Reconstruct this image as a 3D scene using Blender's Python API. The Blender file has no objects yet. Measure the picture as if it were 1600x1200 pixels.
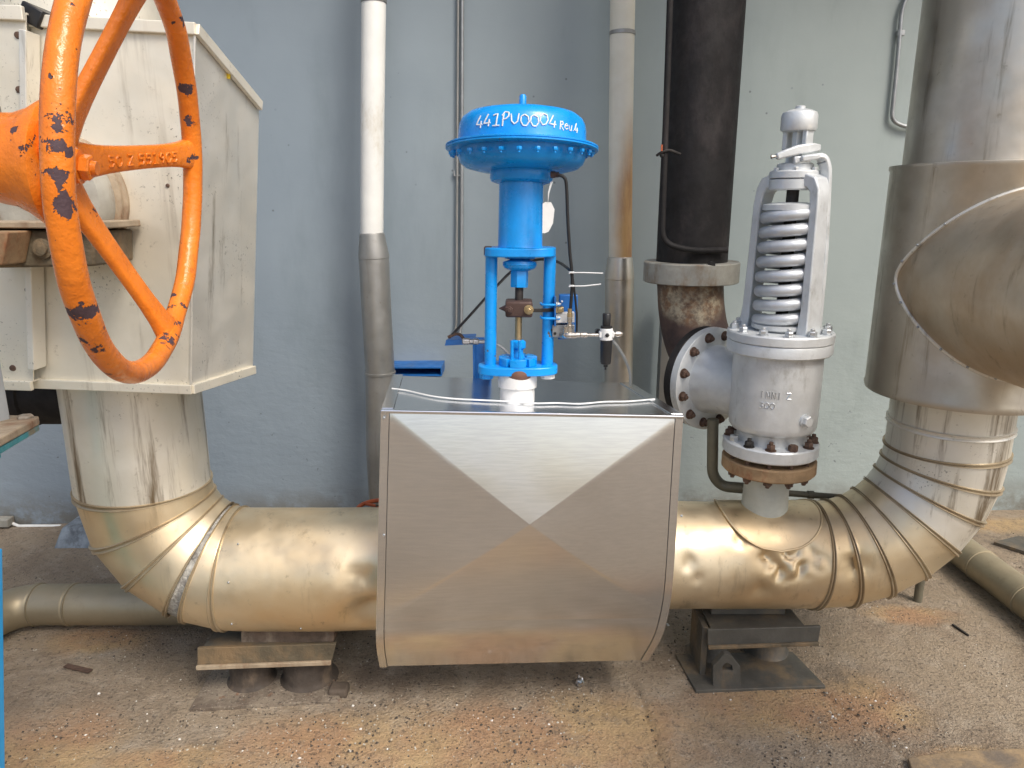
import bpy, math, random
from mathutils import Vector as V, Matrix, noise as mnoise

random.seed(7)
R = math.radians
scene = bpy.context.scene
C = scene.collection

# ------------------------------------------------------------------ camera
F = 1130.0                       # focal length in photo pixels (1600 x 1200)
TILT = R(14.0)
CAM = V((0, 0, 1.5))
cam_d = bpy.data.cameras.new('camera')
cam_d.sensor_width = 36.0
cam_d.lens = F / 1600 * 36.0
cam_d.clip_start = 0.02
cam_d.clip_end = 500
cam = bpy.data.objects.new('camera', cam_d)
C.objects.link(cam)
cam.location = CAM
cam.rotation_euler = (R(90) - TILT, 0, 0)
scene.camera = cam

# ------------------------------------------------------------------ world and sun
SUN = V((0.55, -0.66, 1.0)).normalized()      # direction towards the sun
w = bpy.data.worlds.new('World')
scene.world = w
w.use_nodes = True
wn = w.node_tree
bg = wn.nodes['Background']
sky = wn.nodes.new('ShaderNodeTexSky')
sky.sky_type = 'NISHITA'
sky.sun_disc = False
sky.sun_elevation = math.asin(SUN.z)
sky.sun_rotation = math.atan2(SUN.x, SUN.y)
sky.air_density = 1.0
sky.dust_density = 4.0
sky.ozone_density = 1.0
wn.links.new(sky.outputs[0], bg.inputs[0])
bg.inputs[1].default_value = 0.11
sun_d = bpy.data.lights.new('sun', 'SUN')
sun_d.energy = 1.5
sun_d.angle = R(22)
sun_d.color = (1.0, 0.94, 0.85)
sun = bpy.data.objects.new('sun', sun_d)
C.objects.link(sun)
sun.rotation_euler = (-SUN).to_track_quat('-Z', 'Y').to_euler()
scene.cycles.max_bounces = 6
scene.cycles.diffuse_bounces = 3
scene.cycles.glossy_bounces = 3
scene.view_settings.view_transform = 'Standard'
scene.view_settings.look = 'None'
scene.view_settings.gamma = 1
scene.view_settings.exposure = 0.76
scene.view_settings.use_curve_mapping = False

# ------------------------------------------------------------------ pixels to positions
FWD = V((0, math.cos(TILT), -math.sin(TILT)))
UPV = V((0, math.sin(TILT), math.cos(TILT)))
def ray(x, y):
    return FWD + V((1, 0, 0)) * ((x - 800) / F) + UPV * ((600 - y) / F)
def P(x, y, Y):                  # the point of a pixel at distance Y from the camera towards the wall
    d = ray(x, y)
    return CAM + d * (Y / d.y)
def G(x, y, z=0.0):              # the point of a pixel on the ground
    d = ray(x, y)
    return CAM + d * ((z - CAM.z) / d.z)
def Pd(x, y, depth):
    return CAM + ray(x, y) * depth
def S(p):                        # metres per photo pixel at p
    return (p - CAM).dot(FWD) / F
WALL_Y, WALL_S = 3.3, 0.035
def wallY(X): return WALL_Y + WALL_S * X
def W(x, y, off=0.0):            # the point of a pixel on the wall, off metres in front of it
    d = ray(x, y)
    t = (WALL_Y - off) / (d.y - WALL_S * d.x)
    return CAM + d * t

# ------------------------------------------------------------------ mesh helpers
def basis(ax):
    ax = V(ax).normalized()
    t = V((0, 0, 1)) if abs(ax.z) < 0.9 else V((0, -1, 0))
    u = t.cross(ax).normalized()
    return u, ax.cross(u).normalized(), ax

class MB:
    def __init__(s): s.v, s.f = [], []
    def add(s, vs, fs):
        o = len(s.v)
        s.v += [V(a) for a in vs]
        s.f += [tuple(i + o for i in f) for f in fs]
        return s
    def hexa(s, p):              # p: 4 lower corners in a loop, then the 4 above them
        return s.add(p, [(3, 2, 1, 0), (4, 5, 6, 7), (0, 1, 5, 4), (1, 2, 6, 5), (2, 3, 7, 6), (3, 0, 4, 7)])
    def box(s, c, size, M=None):
        c = V(c); a, b, d = [k / 2 for k in size]
        q = [V((-a, -b, -d)), V((a, -b, -d)), V((a, b, -d)), V((-a, b, -d)), V((-a, -b, d)), V((a, -b, d)), V((a, b, d)), V((-a, b, d))]
        if M is not None: q = [M @ k for k in q]
        return s.hexa([c + k for k in q])
    def boxz(s, x0, x1, y0, y1, z0, z1):
        return s.box(((x0 + x1) / 2, (y0 + y1) / 2, (z0 + z1) / 2), (x1 - x0, y1 - y0, z1 - z0))
    def slab(s, quad, off):      # quad extruded by the vector off
        q = [V(k) for k in quad]
        return s.hexa(q + [k + V(off) for k in q])
    def prism(s, poly, off):     # planar polygon (3D points) extruded
        n = len(poly); a = [V(k) for k in poly]; b = [k + V(off) for k in a]
        return s.add(a + b, [tuple(range(n))[::-1], tuple(range(n, 2 * n))] + [(i, (i + 1) % n, n + (i + 1) % n, n + i) for i in range(n)])
    def loft(s, rings, caps=(True, True), closed=True):
        n = len(rings[0]); vs = [p for r in rings for p in r]; fs = []
        for i in range(len(rings) - 1):
            for j in range(n if closed else n - 1):
                k = (j + 1) % n
                fs.append((i * n + j, i * n + k, (i + 1) * n + k, (i + 1) * n + j))
        if closed and caps[0]: fs.append(tuple(range(n))[::-1])
        if closed and caps[1]: fs.append(tuple(range((len(rings) - 1) * n, len(rings) * n)))
        return s.add(vs, fs)
    def tube(s, pts, r, n=10, caps=(True, True), flat=None, ref=None, loop=False):
        pts = [V(p) for p in pts]; m = len(pts); rings = []
        tan = []
        for i in range(m):
            a = pts[(i - 1) % m] if (loop or i > 0) else pts[i]
            b = pts[(i + 1) % m] if (loop or i < m - 1) else pts[i]
            tan.append((b - a).normalized())
        if ref is not None: u = V(ref)
        else: u = basis(tan[0])[0]
        for i in range(m):
            u = (u - tan[i] * u.dot(tan[i])).normalized()
            v = tan[i].cross(u)
            rr = r[i] if isinstance(r, (list, tuple)) else r
            fu, fv = flat if flat else (1, 1)
            rings.append([pts[i] + u * (math.cos(2 * math.pi * k / n) * rr * fu) + v * (math.sin(2 * math.pi * k / n) * rr * fv) for k in range(n)])
        if loop: rings.append(rings[0]); return s.loft(rings, (False, False))
        return s.loft(rings, caps)
    def bar(s, pts, wu, wv, ref):     # rectangular bar along points; ref = direction of its width wu
        pts = [V(p) for p in pts]; rings = []; m = len(pts)
        for i in range(m):
            t = (pts[min(i + 1, m - 1)] - pts[max(i - 1, 0)]).normalized()
            u = V(ref); u = (u - t * u.dot(t)).normalized(); v = t.cross(u)
            a = wu[i] / 2 if isinstance(wu, (list, tuple)) else wu / 2
            b = wv[i] / 2 if isinstance(wv, (list, tuple)) else wv / 2
            rings.append([pts[i] - u * a - v * b, pts[i] + u * a - v * b, pts[i] + u * a + v * b, pts[i] - u * a + v * b])
        return s.loft(rings)
    def lathe(s, o, ax, prof, n=48, caps=(True, True), phase=0.0):   # prof: (radius, height along ax)
        u, v, a = basis(ax); o = V(o)
        rings = [[o + a * h + (u * math.cos(phase + 2 * math.pi * k / n) + v * math.sin(phase + 2 * math.pi * k / n)) * max(r, 1e-4) for k in range(n)] for r, h in prof]
        return s.loft(rings, caps)
    def hexnut(s, o, ax, r, h, ph=0.3): return s.lathe(o, ax, [(r * .92, 0), (r, h * .1), (r, h * .85), (r * .86, h)], 6, phase=ph)
    def bolt(s, o, ax, r, h, ph=0.3):   # nut with the stud end standing out of it
        ax = V(ax).normalized()
        s.lathe(o, ax, [(r * 1.25, 0), (r * 1.25, h * .12)], 14)
        s.hexnut(V(o) + ax * h * .12, ax, r, h * .75, ph)
        return s.lathe(V(o) + ax * h * .8, ax, [(r * .5, 0), (r * .5, h * .45), (r * .4, h * .52)], 10)
    def sphere(s, c, r, n=16, m=10, scale=(1, 1, 1)):
        rings = []
        for i in range(m + 1):
            t = math.pi * i / m
            rings.append([V(c) + V((math.sin(t) * math.cos(2 * math.pi * k / n) * r * scale[0] + 1e-5 * math.cos(2 * math.pi * k / n), math.sin(t) * math.sin(2 * math.pi * k / n) * r * scale[1], -math.cos(t) * r * scale[2])) for k in range(n)])
        return s.loft(rings)
    def build(s, name, mat, parent=None, smooth=35, bevel=0):
        loc = V((0, 0, 0))
        p = parent
        while p is not None: loc += V(p.location); p = p.parent
        me = bpy.data.meshes.new(name)
        if parent is None and s.v:
            x0, x1 = min(k.x for k in s.v), max(k.x for k in s.v); y0, y1 = min(k.y for k in s.v), max(k.y for k in s.v)
            org = V(((x0 + x1) / 2, (y0 + y1) / 2, min(k.z for k in s.v)))
        else: org = V((0, 0, 0))
        me.from_pydata([k - loc - org for k in s.v], [], s.f)
        me.validate()
        me.materials.append(mat)
        if smooth:
            me.polygons.foreach_set('use_smooth', [True] * len(me.polygons))
            me.set_sharp_from_angle(angle=R(smooth))
        o = bpy.data.objects.new(name, me)
        o.location = org
        C.objects.link(o)
        if parent is not None: o.parent = parent
        if bevel:
            b = o.modifiers.new('bevel', 'BEVEL'); b.width = bevel; b.segments = 2; b.limit_method = 'ANGLE'; b.angle_limit = R(40)
            b.harden_normals = False
        return o

def fix(o):                           # recalculated outward normals
    import bmesh
    bm = bmesh.new(); bm.from_mesh(o.data)
    bmesh.ops.recalc_face_normals(bm, faces=bm.faces)
    bm.to_mesh(o.data); bm.free()
    return o
def thing(name, label, cat, loc=(0, 0, 0), group=None):
    o = bpy.data.objects.new(name, None)
    C.objects.link(o); o.location = loc; o.empty_display_size = 0.05
    return tag(o, label, cat, group)
def tag(o, label=None, cat=None, group=None, kind=None):
    if label: o['label'] = label
    if cat: o['category'] = cat
    if group: o['group'] = group
    if kind: o['kind'] = kind
    return o
def spline(pts, n=8):
    pts = [V(p) for p in pts]; out = []
    q = [pts[0] * 2 - pts[1]] + pts + [pts[-1] * 2 - pts[-2]]
    for i in range(1, len(q) - 2):
        a, b, c, d = q[i - 1], q[i], q[i + 1], q[i + 2]
        for k in range(n):
            t = k / n
            out.append(0.5 * ((2 * b) + (c - a) * t + (2 * a - 5 * b + 4 * c - d) * t * t + (3 * b - a - 3 * c + d) * t ** 3))
    out.append(pts[-1])
    return out
def bend(pts, rad, n=8):              # polyline with rounded corners
    pts = [V(p) for p in pts]; out = [pts[0]]
    for i in range(1, len(pts) - 1):
        a = (pts[i - 1] - pts[i]); b = (pts[i + 1] - pts[i])
        r = min(rad, a.length * .49, b.length * .49)
        p0 = pts[i] + a.normalized() * r; p2 = pts[i] + b.normalized() * r
        for k in range(n + 1):
            t = k / n
            out.append(p0 * (1 - t) ** 2 + pts[i] * 2 * t * (1 - t) + p2 * t * t)
    out.append(pts[-1])
    return out
def nz(p, s=1.0, o=0.0): return mnoise.noise(V(p) * s + V((o, o * 1.7, -o)))

# ------------------------------------------------------------------ materials
class NT:
    def __init__(s, name):
        s.m = bpy.data.materials.new(name); s.m.use_nodes = True
        s.cache = {}; s.t = s.m.node_tree; s.b = s.t.nodes['Principled BSDF']
        s.pos = s.t.nodes.new('ShaderNodeNewGeometry').outputs['Position']
    def lk(s, a, inp):
        if isinstance(a, (int, float)): inp.default_value = a
        elif isinstance(a, tuple): inp.default_value = (*a, 1) if len(inp.default_value) == 4 else a
        else: s.t.links.new(a, inp)
    def vec(s, scale):
        n = s.t.nodes.new('ShaderNodeVectorMath'); n.operation = 'MULTIPLY'
        s.lk(s.pos, n.inputs[0]); n.inputs[1].default_value = scale
        return n.outputs[0]
    def noise(s, scale, detail=4, rough=.6, st=None, dist=0.0):
        key = (scale, detail, rough, st, dist)
        if key in s.cache: return s.cache[key]
        n = s.t.nodes.new('ShaderNodeTexNoise')
        n.inputs['Scale'].default_value = scale; n.inputs['Detail'].default_value = detail
        n.inputs['Roughness'].default_value = rough; n.inputs['Distortion'].default_value = dist
        s.lk(s.vec(st) if st else s.pos, n.inputs['Vector'])
        s.cache[key] = n.outputs['Fac']
        return n.outputs['Fac']
    def voro(s, scale, st=None, feat='F1', rnd=1.0):
        n = s.t.nodes.new('ShaderNodeTexVoronoi'); n.feature = feat
        n.inputs['Scale'].default_value = scale
        s.lk(s.vec(st) if st else s.pos, n.inputs['Vector'])
        return n.outputs['Distance']
    def mr(s, x, a, b, c=0.0, d=1.0):
        n = s.t.nodes.new('ShaderNodeMapRange'); n.interpolation_type = 'SMOOTHSTEP'
        s.lk(x, n.inputs[0])
        for i, k in enumerate((a, b, c, d)): n.inputs[i + 1].default_value = k
        return n.outputs[0]
    def ma(s, op, a, b=0.0):
        n = s.t.nodes.new('ShaderNodeMath'); n.operation = op
        s.lk(a, n.inputs[0]); s.lk(b, n.inputs[1])
        return n.outputs[0]
    def mix(s, f, a, b):
        n = s.t.nodes.new('ShaderNodeMix'); n.data_type = 'RGBA'
        s.lk(f, n.inputs['Factor']); s.lk(a, n.inputs[6]); s.lk(b, n.inputs[7])
        return n.outputs[2]
    def mul(s, f, a, k):              # a times colour k by factor f
        n = s.t.nodes.new('ShaderNodeMix'); n.data_type = 'RGBA'; n.blend_type = 'MULTIPLY'
        s.lk(f, n.inputs['Factor']); s.lk(a, n.inputs[6]); s.lk(k, n.inputs[7])
        return n.outputs[2]
    def sep(s, i):
        n = s.t.nodes.new('ShaderNodeSeparateXYZ'); s.lk(s.pos, n.inputs[0]); return n.outputs[i]
    def spot(s, c, r, warp=.5, wscale=6.0, a=1.0, b=.55):     # a patch with a ragged edge round c
        n = s.t.nodes.new('ShaderNodeVectorMath'); n.operation = 'SUBTRACT'
        s.lk(s.pos, n.inputs[0]); n.inputs[1].default_value = c
        m = s.t.nodes.new('ShaderNodeVectorMath'); m.operation = 'DIVIDE'
        s.lk(n.outputs[0], m.inputs[0]); m.inputs[1].default_value = r
        l = s.t.nodes.new('ShaderNodeVectorMath'); l.operation = 'LENGTH'; s.lk(m.outputs[0], l.inputs[0])
        d = s.ma('ADD', l.outputs['Value'], s.ma('MULTIPLY', s.ma('SUBTRACT', s.noise(wscale, 4, .7), .5), warp * 2))
        return s.mr(d, b, a, 1.0, 0.0)
    def out(s, col, rough=.5, metal=0.0, bump=None, dist=.002, strength=1.0, spec=None, aniso=None, coat=None):
        s.lk(col, s.b.inputs['Base Color']); s.lk(rough, s.b.inputs['Roughness']); s.lk(metal, s.b.inputs['Metallic'])
        if spec is not None: s.b.inputs['Specular IOR Level'].default_value = spec
        if coat: s.b.inputs['Coat Weight'].default_value = coat; s.b.inputs['Coat Roughness'].default_value = .15
        if bump is not None:
            n = s.t.nodes.new('ShaderNodeBump'); n.inputs['Strength'].default_value = strength; n.inputs['Distance'].default_value = dist
            s.lk(bump, n.inputs['Height']); s.t.links.new(n.outputs[0], s.b.inputs['Normal'])
        return s.m

M = {}
def simple(name, col, rough=.5, metal=0.0, var=.25, scale=12, grime=None, gamt=.55, bump=.0006, bscale=60, chips=None, chipthr=.66, chipscale=20, coat=None):
    n = NT(name)
    c = n.mul(n.mr(n.noise(scale, 5), .3, .7), tuple(col), (1 - var, 1 - var, 1 - var))
    if grime:
        g = n.mr(n.noise(scale * .6, 7, .72, st=(1, 1, .5)), gamt - .1, gamt + .12)
        c = n.mix(g, c, tuple(grime))
    r = n.mr(n.noise(scale * 2.3, 4), .25, .75, max(rough - .1, .05), min(rough + .12, 1))
    h = n.noise(bscale, 4)
    mt = metal
    if chips:
        k = n.mr(n.noise(chipscale, 3, .55), chipthr, chipthr + .02)
        c = n.mix(k, c, tuple(chips)); r = n.mix(k, r, (.75, .75, .75))
        h = n.ma('SUBTRACT', h, n.ma('MULTIPLY', k, .8))
        mt = n.ma('MULTIPLY', n.ma('SUBTRACT', 1.0, k), metal)
    M[name] = n.out(c, r, mt, h, bump, coat=coat)
    return M[name]

# painted wall: blue grey, greener to the right, pits, trowel ripples towards the bottom
n = NT('wall_paint')
x = n.sep(0)
c = n.mix(n.mr(x, -1.2, 1.6), (.255, .31, .36), (.325, .38, .375))
c = n.mul(n.mr(n.noise(1.6, 4), .35, .7), c, (.90, .91, .92))
c = n.mul(n.mr(n.noise(5.0, 5, .7, st=(1, 1, .25)), .5, .75), c, (.90, .91, .90))
pits = n.ma('MULTIPLY', n.mr(n.voro(13), .085, .03), n.mr(n.noise(3.1, 3), .54, .6))
pits2 = n.ma('MULTIPLY', n.mr(n.noise(32, 4, .7), .67, .71), n.mr(n.sep(2), 1.3, .1))
c = n.mix(n.ma('MULTIPLY', n.ma('MAXIMUM', pits, pits2), .8), c, (.10, .115, .125))
c = n.mix(n.ma('MULTIPLY', n.ma('MULTIPLY', n.mr(n.sep(2), .22, .0), n.mr(n.noise(9, 5, .7), .3, .6)), .9), c, (.15, .14, .115))
hb = n.ma('ADD', n.ma('MULTIPLY', n.noise(17, 4, .65, st=(.75, 1, 1.3)), n.mr(n.sep(2), 1.4, .4, .04, .22)), n.ma('MULTIPLY', n.noise(2.5, 2), .25))
M['wall'] = n.out(c, .5, 0.0, hb, .016)

# ground: concrete under grit with ochre and rust stains
n = NT('ground_concrete')
c = n.mix(n.mr(n.noise(2.2, 5, .65), .35, .65), (.25, .195, .14), (.37, .30, .215))
c = n.mix(n.mr(n.noise(9, 5, .7), .45, .72), c, (.40, .335, .255))
def gs(px, py, rx, ry): return (G(px, py), (rx, ry, 1.0))
rust = None
for px, py, rx, ry in [(760, 1165, .75, .20), (1250, 1105, .40, .17), (950, 1130, .34, .17), (1360, 1100, .18, .17), (150, 1000, .24, .10), (520, 1160, .4, .14), (40, 1190, .3, .24), (1520, 1195, .2, .08), (1540, 820, .5, .10), (300, 1190, .35, .08), (1420, 960, .2, .08), (700, 1700, .7, .25), (1300, 1600, .4, .2)]:
    cc, rr = gs(px, py, rx, ry)
    k = n.spot(tuple(cc), rr, .6, 4.5, 1.1, .35)
    rust = k if rust is None else n.ma('MAXIMUM', rust, k)
rust = n.ma('MULTIPLY', rust, n.mr(n.noise(9, 5, .7), .28, .52, .35, .92))
rc = n.mix(n.mr(n.noise(3.0, 4), .38, .62), (.40, .245, .14), (.48, .34, .18))
c = n.mix(rust, c, rc)
c = n.mix(n.ma('MULTIPLY', n.mr(n.noise(1.5, 6, .75), .56, .70), .7), c, (.14, .12, .10))
c = n.mix(n.ma('MULTIPLY', n.mr(n.noise(45, 4, .75), .53, .66), .6), c, (.11, .09, .072))
sp = n.noise(120, 3, .7)
vary = n.mr(n.noise(2.6, 4, .65), .38, .60, .2, 1.0)
c = n.mix(n.ma('MULTIPLY', n.mr(sp, .58, .66), n.ma('MULTIPLY', vary, .75)), c, (.075, .06, .05))
c = n.mix(n.ma('MULTIPLY', n.mr(sp, .40, .31), n.ma('MULTIPLY', vary, .6)), c, (.55, .48, .39))
c = n.mul(n.mr(n.noise(1.1, 5, .6), .48, .66), c, (.78, .77, .76))
hb = n.ma('ADD', n.ma('MULTIPLY', n.noise(14, 5, .7), .7), n.ma('MULTIPLY', sp, .6))
M['ground'] = n.out(c, .9, 0.0, hb, .018, spec=.25)

# weathered aluminium cladding, gold on the low pipes and creamy on the enclosures
def cladding(name, a, b, rough, metal, streak, spk=0.0, rustz=None, thr=.56):
    n = NT(name)
    c = n.mix(n.mr(n.noise(3.0, 5, .6), .35, .65), a, b)
    st = n.noise(16, 6, .7, st=(1, 1, .07))
    c = n.mix(n.ma('MULTIPLY', n.mr(st, thr, thr + .18), streak), c, (.16, .11, .055))
    c = n.mix(n.ma('MULTIPLY', n.mr(n.noise(30, 6, .75), .6, .72), .4), c, (.22, .18, .12))
    mt = metal
    rr = n.mr(n.noise(9, 5), .3, .7, rough - .08, rough + .14)
    if spk:
        k = n.ma('MULTIPLY', n.mr(n.noise(120, 4, .7), .60, .66), n.mr(n.noise(4, 4), .48, .62))
        c = n.mix(n.ma('MULTIPLY', k, spk), c, (.10, .085, .06))
    if rustz:
        k = n.ma('MULTIPLY', n.mr(n.sep(2), rustz[1], rustz[0]), n.mr(n.noise(7, 6, .7, st=(1, 1, .2)), .25, .6))
        c = n.mix(k, c, (.33, .19, .075))
    hb = n.ma('ADD', n.noise(4.5, 3), n.ma('MULTIPLY', n.noise(90, 3), .03))
    M[name] = n.out(c, rr, mt, hb, .0045)
cladding('gold_cladding', (.80, .69, .50), (.72, .57, .36), .41, .85, .35)
cladding('pale_cladding', (.82, .80, .73), (.76, .72, .63), .44, .6, .7, spk=.6)
cladding('streaked_cladding', (.82, .80, .73), (.74, .71, .61), .44, .6, .95, spk=.8, thr=.50)
cladding('seam_strip', (.52, .44, .31), (.40, .31, .20), .45, .7, .6)
cladding('cream_sheet', (.82, .78, .67), (.74, .69, .57), .48, .45, .30, spk=.9)
cladding('grey_cladding', (.40, .40, .385), (.32, .32, .305), .45, .75, .4)
cladding('brown_cladding', (.66, .62, .55), (.50, .45, .37), .38, .88, .7)
cladding('tan_cladding', (.62, .54, .42), (.50, .38, .25), .46, .75, .5, thr=.55)
cladding('olive_cladding', (.40, .34, .23), (.33, .28, .19), .5, .55, .3)

# bright new aluminium of the valve cover, brushed
n = NT('bright_aluminium')
br = n.noise(220, 2, .6, st=(.04, 1, 1))
c = n.mix(n.mr(br, .3, .7), (.74, .755, .775), (.80, .815, .83))
rr = n.ma('ADD', n.mr(n.noise(4, 3), .25, .75, .17, .25), n.ma('MULTIPLY', n.mr(n.noise(6, 2, .5, st=(.6, 1, 1)), .5, .8), .06))
M['alu'] = n.out(c, rr, 1.0, n.ma('ADD', n.noise(2.0, 1), n.ma('MULTIPLY', br, .006)), .0022)

simple('blue_paint', (.004, .33, .90), .30, 0, .22, 8, grime=(.01, .17, .46), gamt=.66, bump=.0008, bscale=40, chips=(.10, .085, .075), chipthr=.70, chipscale=18)
simple('blue_bracket', (.012, .13, .42), .42, 0, .2, 10, grime=(.12, .13, .13), gamt=.66)
simple('blue_post', (.02, .33, .72), .4, 0, .15, 6)
simple('silver_paint', (.70, .73, .74), .42, .35, .16, 14, grime=(.33, .33, .30), gamt=.64, bump=.0012, bscale=45)
simple('silver_spring', (.60, .63, .66), .38, .45, .15, 14, bump=.0008)
simple('white_paint', (.84, .85, .82), .4, 0, .12, 5, grime=(.50, .46, .36), gamt=.63)
simple('neck_paint', (.80, .81, .80), .35, .1, .1, 20)
simple('neck_grey', (.50, .52, .47), .55, .1, .2, 12, grime=(.30, .20, .10), gamt=.66)
simple('primer', (.17, .085, .06), .75, 0, .3, 30)
simple('black_rust', (.010, .008, .008), .75, 0, .5, 9, grime=(.034, .027, .026), gamt=.60, bump=.002, bscale=28)
simple('brown_rust', (.105, .06, .042), .75, 0, .45, 14, grime=(.05, .035, .032), gamt=.52, bump=.003, bscale=40)
simple('old_flange', (.40, .39, .34), .6, .1, .3, 10, grime=(.20, .12, .06), gamt=.58, bump=.002, bscale=40)
simple('rust_flange', (.36, .24, .13), .75, 0, .35, 16, grime=(.22, .075, .03), gamt=.56, bump=.003, bscale=50)
simple('rust_bolt', (.14, .085, .06), .7, .2, .4, 40, bump=.002, bscale=90)
simple('dark_bolt', (.05, .045, .042), .55, .4, .4, 40)
simple('zinc_bolt', (.62, .65, .67), .35, .7, .15, 40)
simple('steel_paint', (.105, .10, .085), .6, .1, .3, 10, grime=(.19, .14, .085), gamt=.56, bump=.002, bscale=60)
simple('support_brown', (.14, .115, .075), .75, .05, .4, 12, grime=(.21, .145, .08), gamt=.52, bump=.003, bscale=80)
simple('timber', (.16, .115, .085), .85, 0, .45, 25, grime=(.26, .21, .16), gamt=.58, bump=.004, bscale=40)
simple('stub_concrete', (.13, .10, .075), .85, 0, .35, 12, grime=(.22, .175, .13), gamt=.58, bump=.004, bscale=60)
simple('stub_steel', (.075, .058, .045), .75, 0, .4, 16, grime=(.15, .11, .075), gamt=.60, bump=.003, bscale=60)
simple('plinth_concrete', (.30, .35, .39), .85, 0, .4, 20, grime=(.09, .10, .11), gamt=.56, bump=.008, bscale=35)
simple('grey_stand', (.50, .54, .55), .5, .1, .15, 10)
simple('worn_plate', (.42, .34, .24), .7, .1, .3, 14, grime=(.20, .10, .05), gamt=.58, bump=.002)
simple('teal_paint', (.03, .30, .36), .5, 0, .3, 14, grime=(.22, .17, .10), gamt=.58)
simple('black_plastic', (.018, .019, .021), .4, 0, .2, 20)
simple('white_plastic', (.72, .74, .74), .4, 0, .08, 20)
simple('black_rubber', (.012, .012, .013), .45, 0, .2, 20)
simple('brass', (.55, .43, .24), .35, .85, .25, 40)
simple('steel_fitting', (.60, .57, .52), .3, .95, .2, 50)
simple('brown_steel', (.085, .05, .042), .6, .2, .3, 40)
simple('tag_white', (.80, .81, .80), .5, 0, .06, 20)
simple('galvanised', (.42, .44, .45), .45, .7, .2, 20)
simple('red_orange', (.45, .10, .03), .5, 0, .25, 20)
simple('insulation', (.55, .54, .50), .95, 0, .5, 60, grime=(.16, .15, .14), gamt=.55, bump=.006, bscale=90)
simple('grit_dark', (.085, .07, .055), .9, 0, .4, 30)
simple('grit_pale', (.50, .46, .38), .9, 0, .25, 30)
simple('chip_white', (.75, .73, .68), .8, 0, .1, 30)
simple('foil', (.75, .76, .78), .3, 1.0, .1, 30)
simple('shade_roof_sheet', (.30, .31, .30), .7, 0, .2, 3)
simple('olive_paint', (.15, .14, .10), .55, .1, .25, 12)
simple('yellow_paint', (.7, .5, .02), .5, 0, .1, 20)
simple('ochre_plate', (.36, .26, .15), .85, 0, .35, 12, grime=(.16, .13, .10), gamt=.52, bump=.003, bscale=80)

n = NT('elbow_rust')
c = n.mix(n.mr(n.noise(14, 5), .35, .65), (.055, .034, .03), (.10, .06, .045))
cc = P(1082, 470, 2.55)
k = n.spot(tuple(cc), (.13, .25, .095), .3, 9, 1.1, .6)
k = n.ma('MULTIPLY', k, n.mr(n.noise(40, 5, .7), .36, .6, .35, 1))
c = n.mix(k, c, n.mix(n.mr(n.noise(22, 4), .4, .62), (.26, .15, .08), (.47, .40, .28)))
M['elbow_rust'] = n.out(c, .7, 0.0, n.noise(40, 4), .003)

n = NT('dusty_plate')
c = n.mix(n.mr(n.noise(7, 5, .7), .35, .65), (.13, .10, .075), (.27, .225, .17))
c = n.mix(n.mr(n.noise(13, 5, .7), .58, .7), c, (.20, .09, .045))
sp = n.noise(120, 3, .7)
c = n.mix(n.mr(sp, .58, .66), c, (.055, .045, .04)); c = n.mix(n.mr(sp, .40, .31, 0, .7), c, (.5, .44, .36))
M['dusty_plate'] = n.out(c, .9, 0.0, n.ma('ADD', sp, n.noise(20, 4)), .006)
# white pipe with rust running down one side
n = NT('stained_pipe')
c = n.mul(n.mr(n.noise(6, 5), .3, .7), (.80, .78, .68), (.9, .89, .86))
cc = W(983, 335, .2)
k = n.ma('MULTIPLY', n.spot(tuple(cc + V((.015, -.03, -.06))), (.07, .3, .36), .25, 5, 1.6, .5), .95)
c = n.mix(k, c, n.mix(n.mr(n.noise(18, 5, .7, st=(1, 1, .2)), .4, .65), (.62, .36, .13), (.42, .19, .06)))
M['stained_pipe'] = n.out(c, .45, 0.0, n.noise(60, 3), .0005)

# ------------------------------------------------------------------ setting: ground, wall, added shade roof
def ground():
    def axis(lo, hi, step, far):
        a = []; k = lo
        while k < hi: a.append(k); k += step
        a.append(hi)
        s = step; k = hi; up = []
        while k < far: s *= 1.5; k += s; up.append(k)
        s = step; k = lo; dn = []
        while k > -far: s *= 1.5; k -= s; dn.append(k)
        return dn[::-1] + a + up
    xs = axis(-2.1, 2.3, .0085, 60); ys = axis(1.35, 3.4, .0085, 60)
    cracks = [[G(985, 1060), G(1000, 1085), G(1008, 1110), G(1022, 1150), G(1042, 1215)], [G(1280, 1078), G(1330, 1110), G(1392, 1158), G(1420, 1185)]]
    segs = [(a, b) for c in cracks for a, b in zip(c, c[1:])]
    def dseg(x, y):
        best = 9
        for a, b in segs:
            dx, dy = b.x - a.x, b.y - a.y
            t = max(0, min(1, ((x - a.x) * dx + (y - a.y) * dy) / (dx * dx + dy * dy)))
            d = math.hypot(x - a.x - t * dx, y - a.y - t * dy)
            if d < best: best = d
        return best
    cx0, cx1 = min(min(a.x, b.x) for a, b in segs) - .05, max(max(a.x, b.x) for a, b in segs) + .05
    vs = []
    for y in ys:
        for x in xs:
            z = 0.0
            if -2.2 < x < 2.4 and 1.3 < y < 3.5:
                z = .005 * mnoise.noise(V((x * 3, y * 3, 1.3))) + .0022 * mnoise.noise(V((x * 17, y * 17, 4))) + .0016 * mnoise.noise(V((x * 60, y * 60, 9)))
                if cx0 < x < cx1:
                    d = dseg(x + .012 * mnoise.noise(V((x * 25, y * 25, 2))), y)
                    if d < .012: z -= .010 * (1 - d / .012)
            vs.append((x, y, z))
    nx = len(xs)
    fs = [(j * nx + i, j * nx + i + 1, (j + 1) * nx + i + 1, (j + 1) * nx + i) for j in range(len(ys) - 1) for i in range(nx - 1)]
    me = bpy.data.meshes.new('ground'); me.from_pydata(vs, [], fs); me.materials.append(M['ground'])
    me.polygons.foreach_set('use_smooth', [True] * len(fs))
    o = bpy.data.objects.new('ground', me); C.objects.link(o)
    return tag(o, kind='structure')
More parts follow.
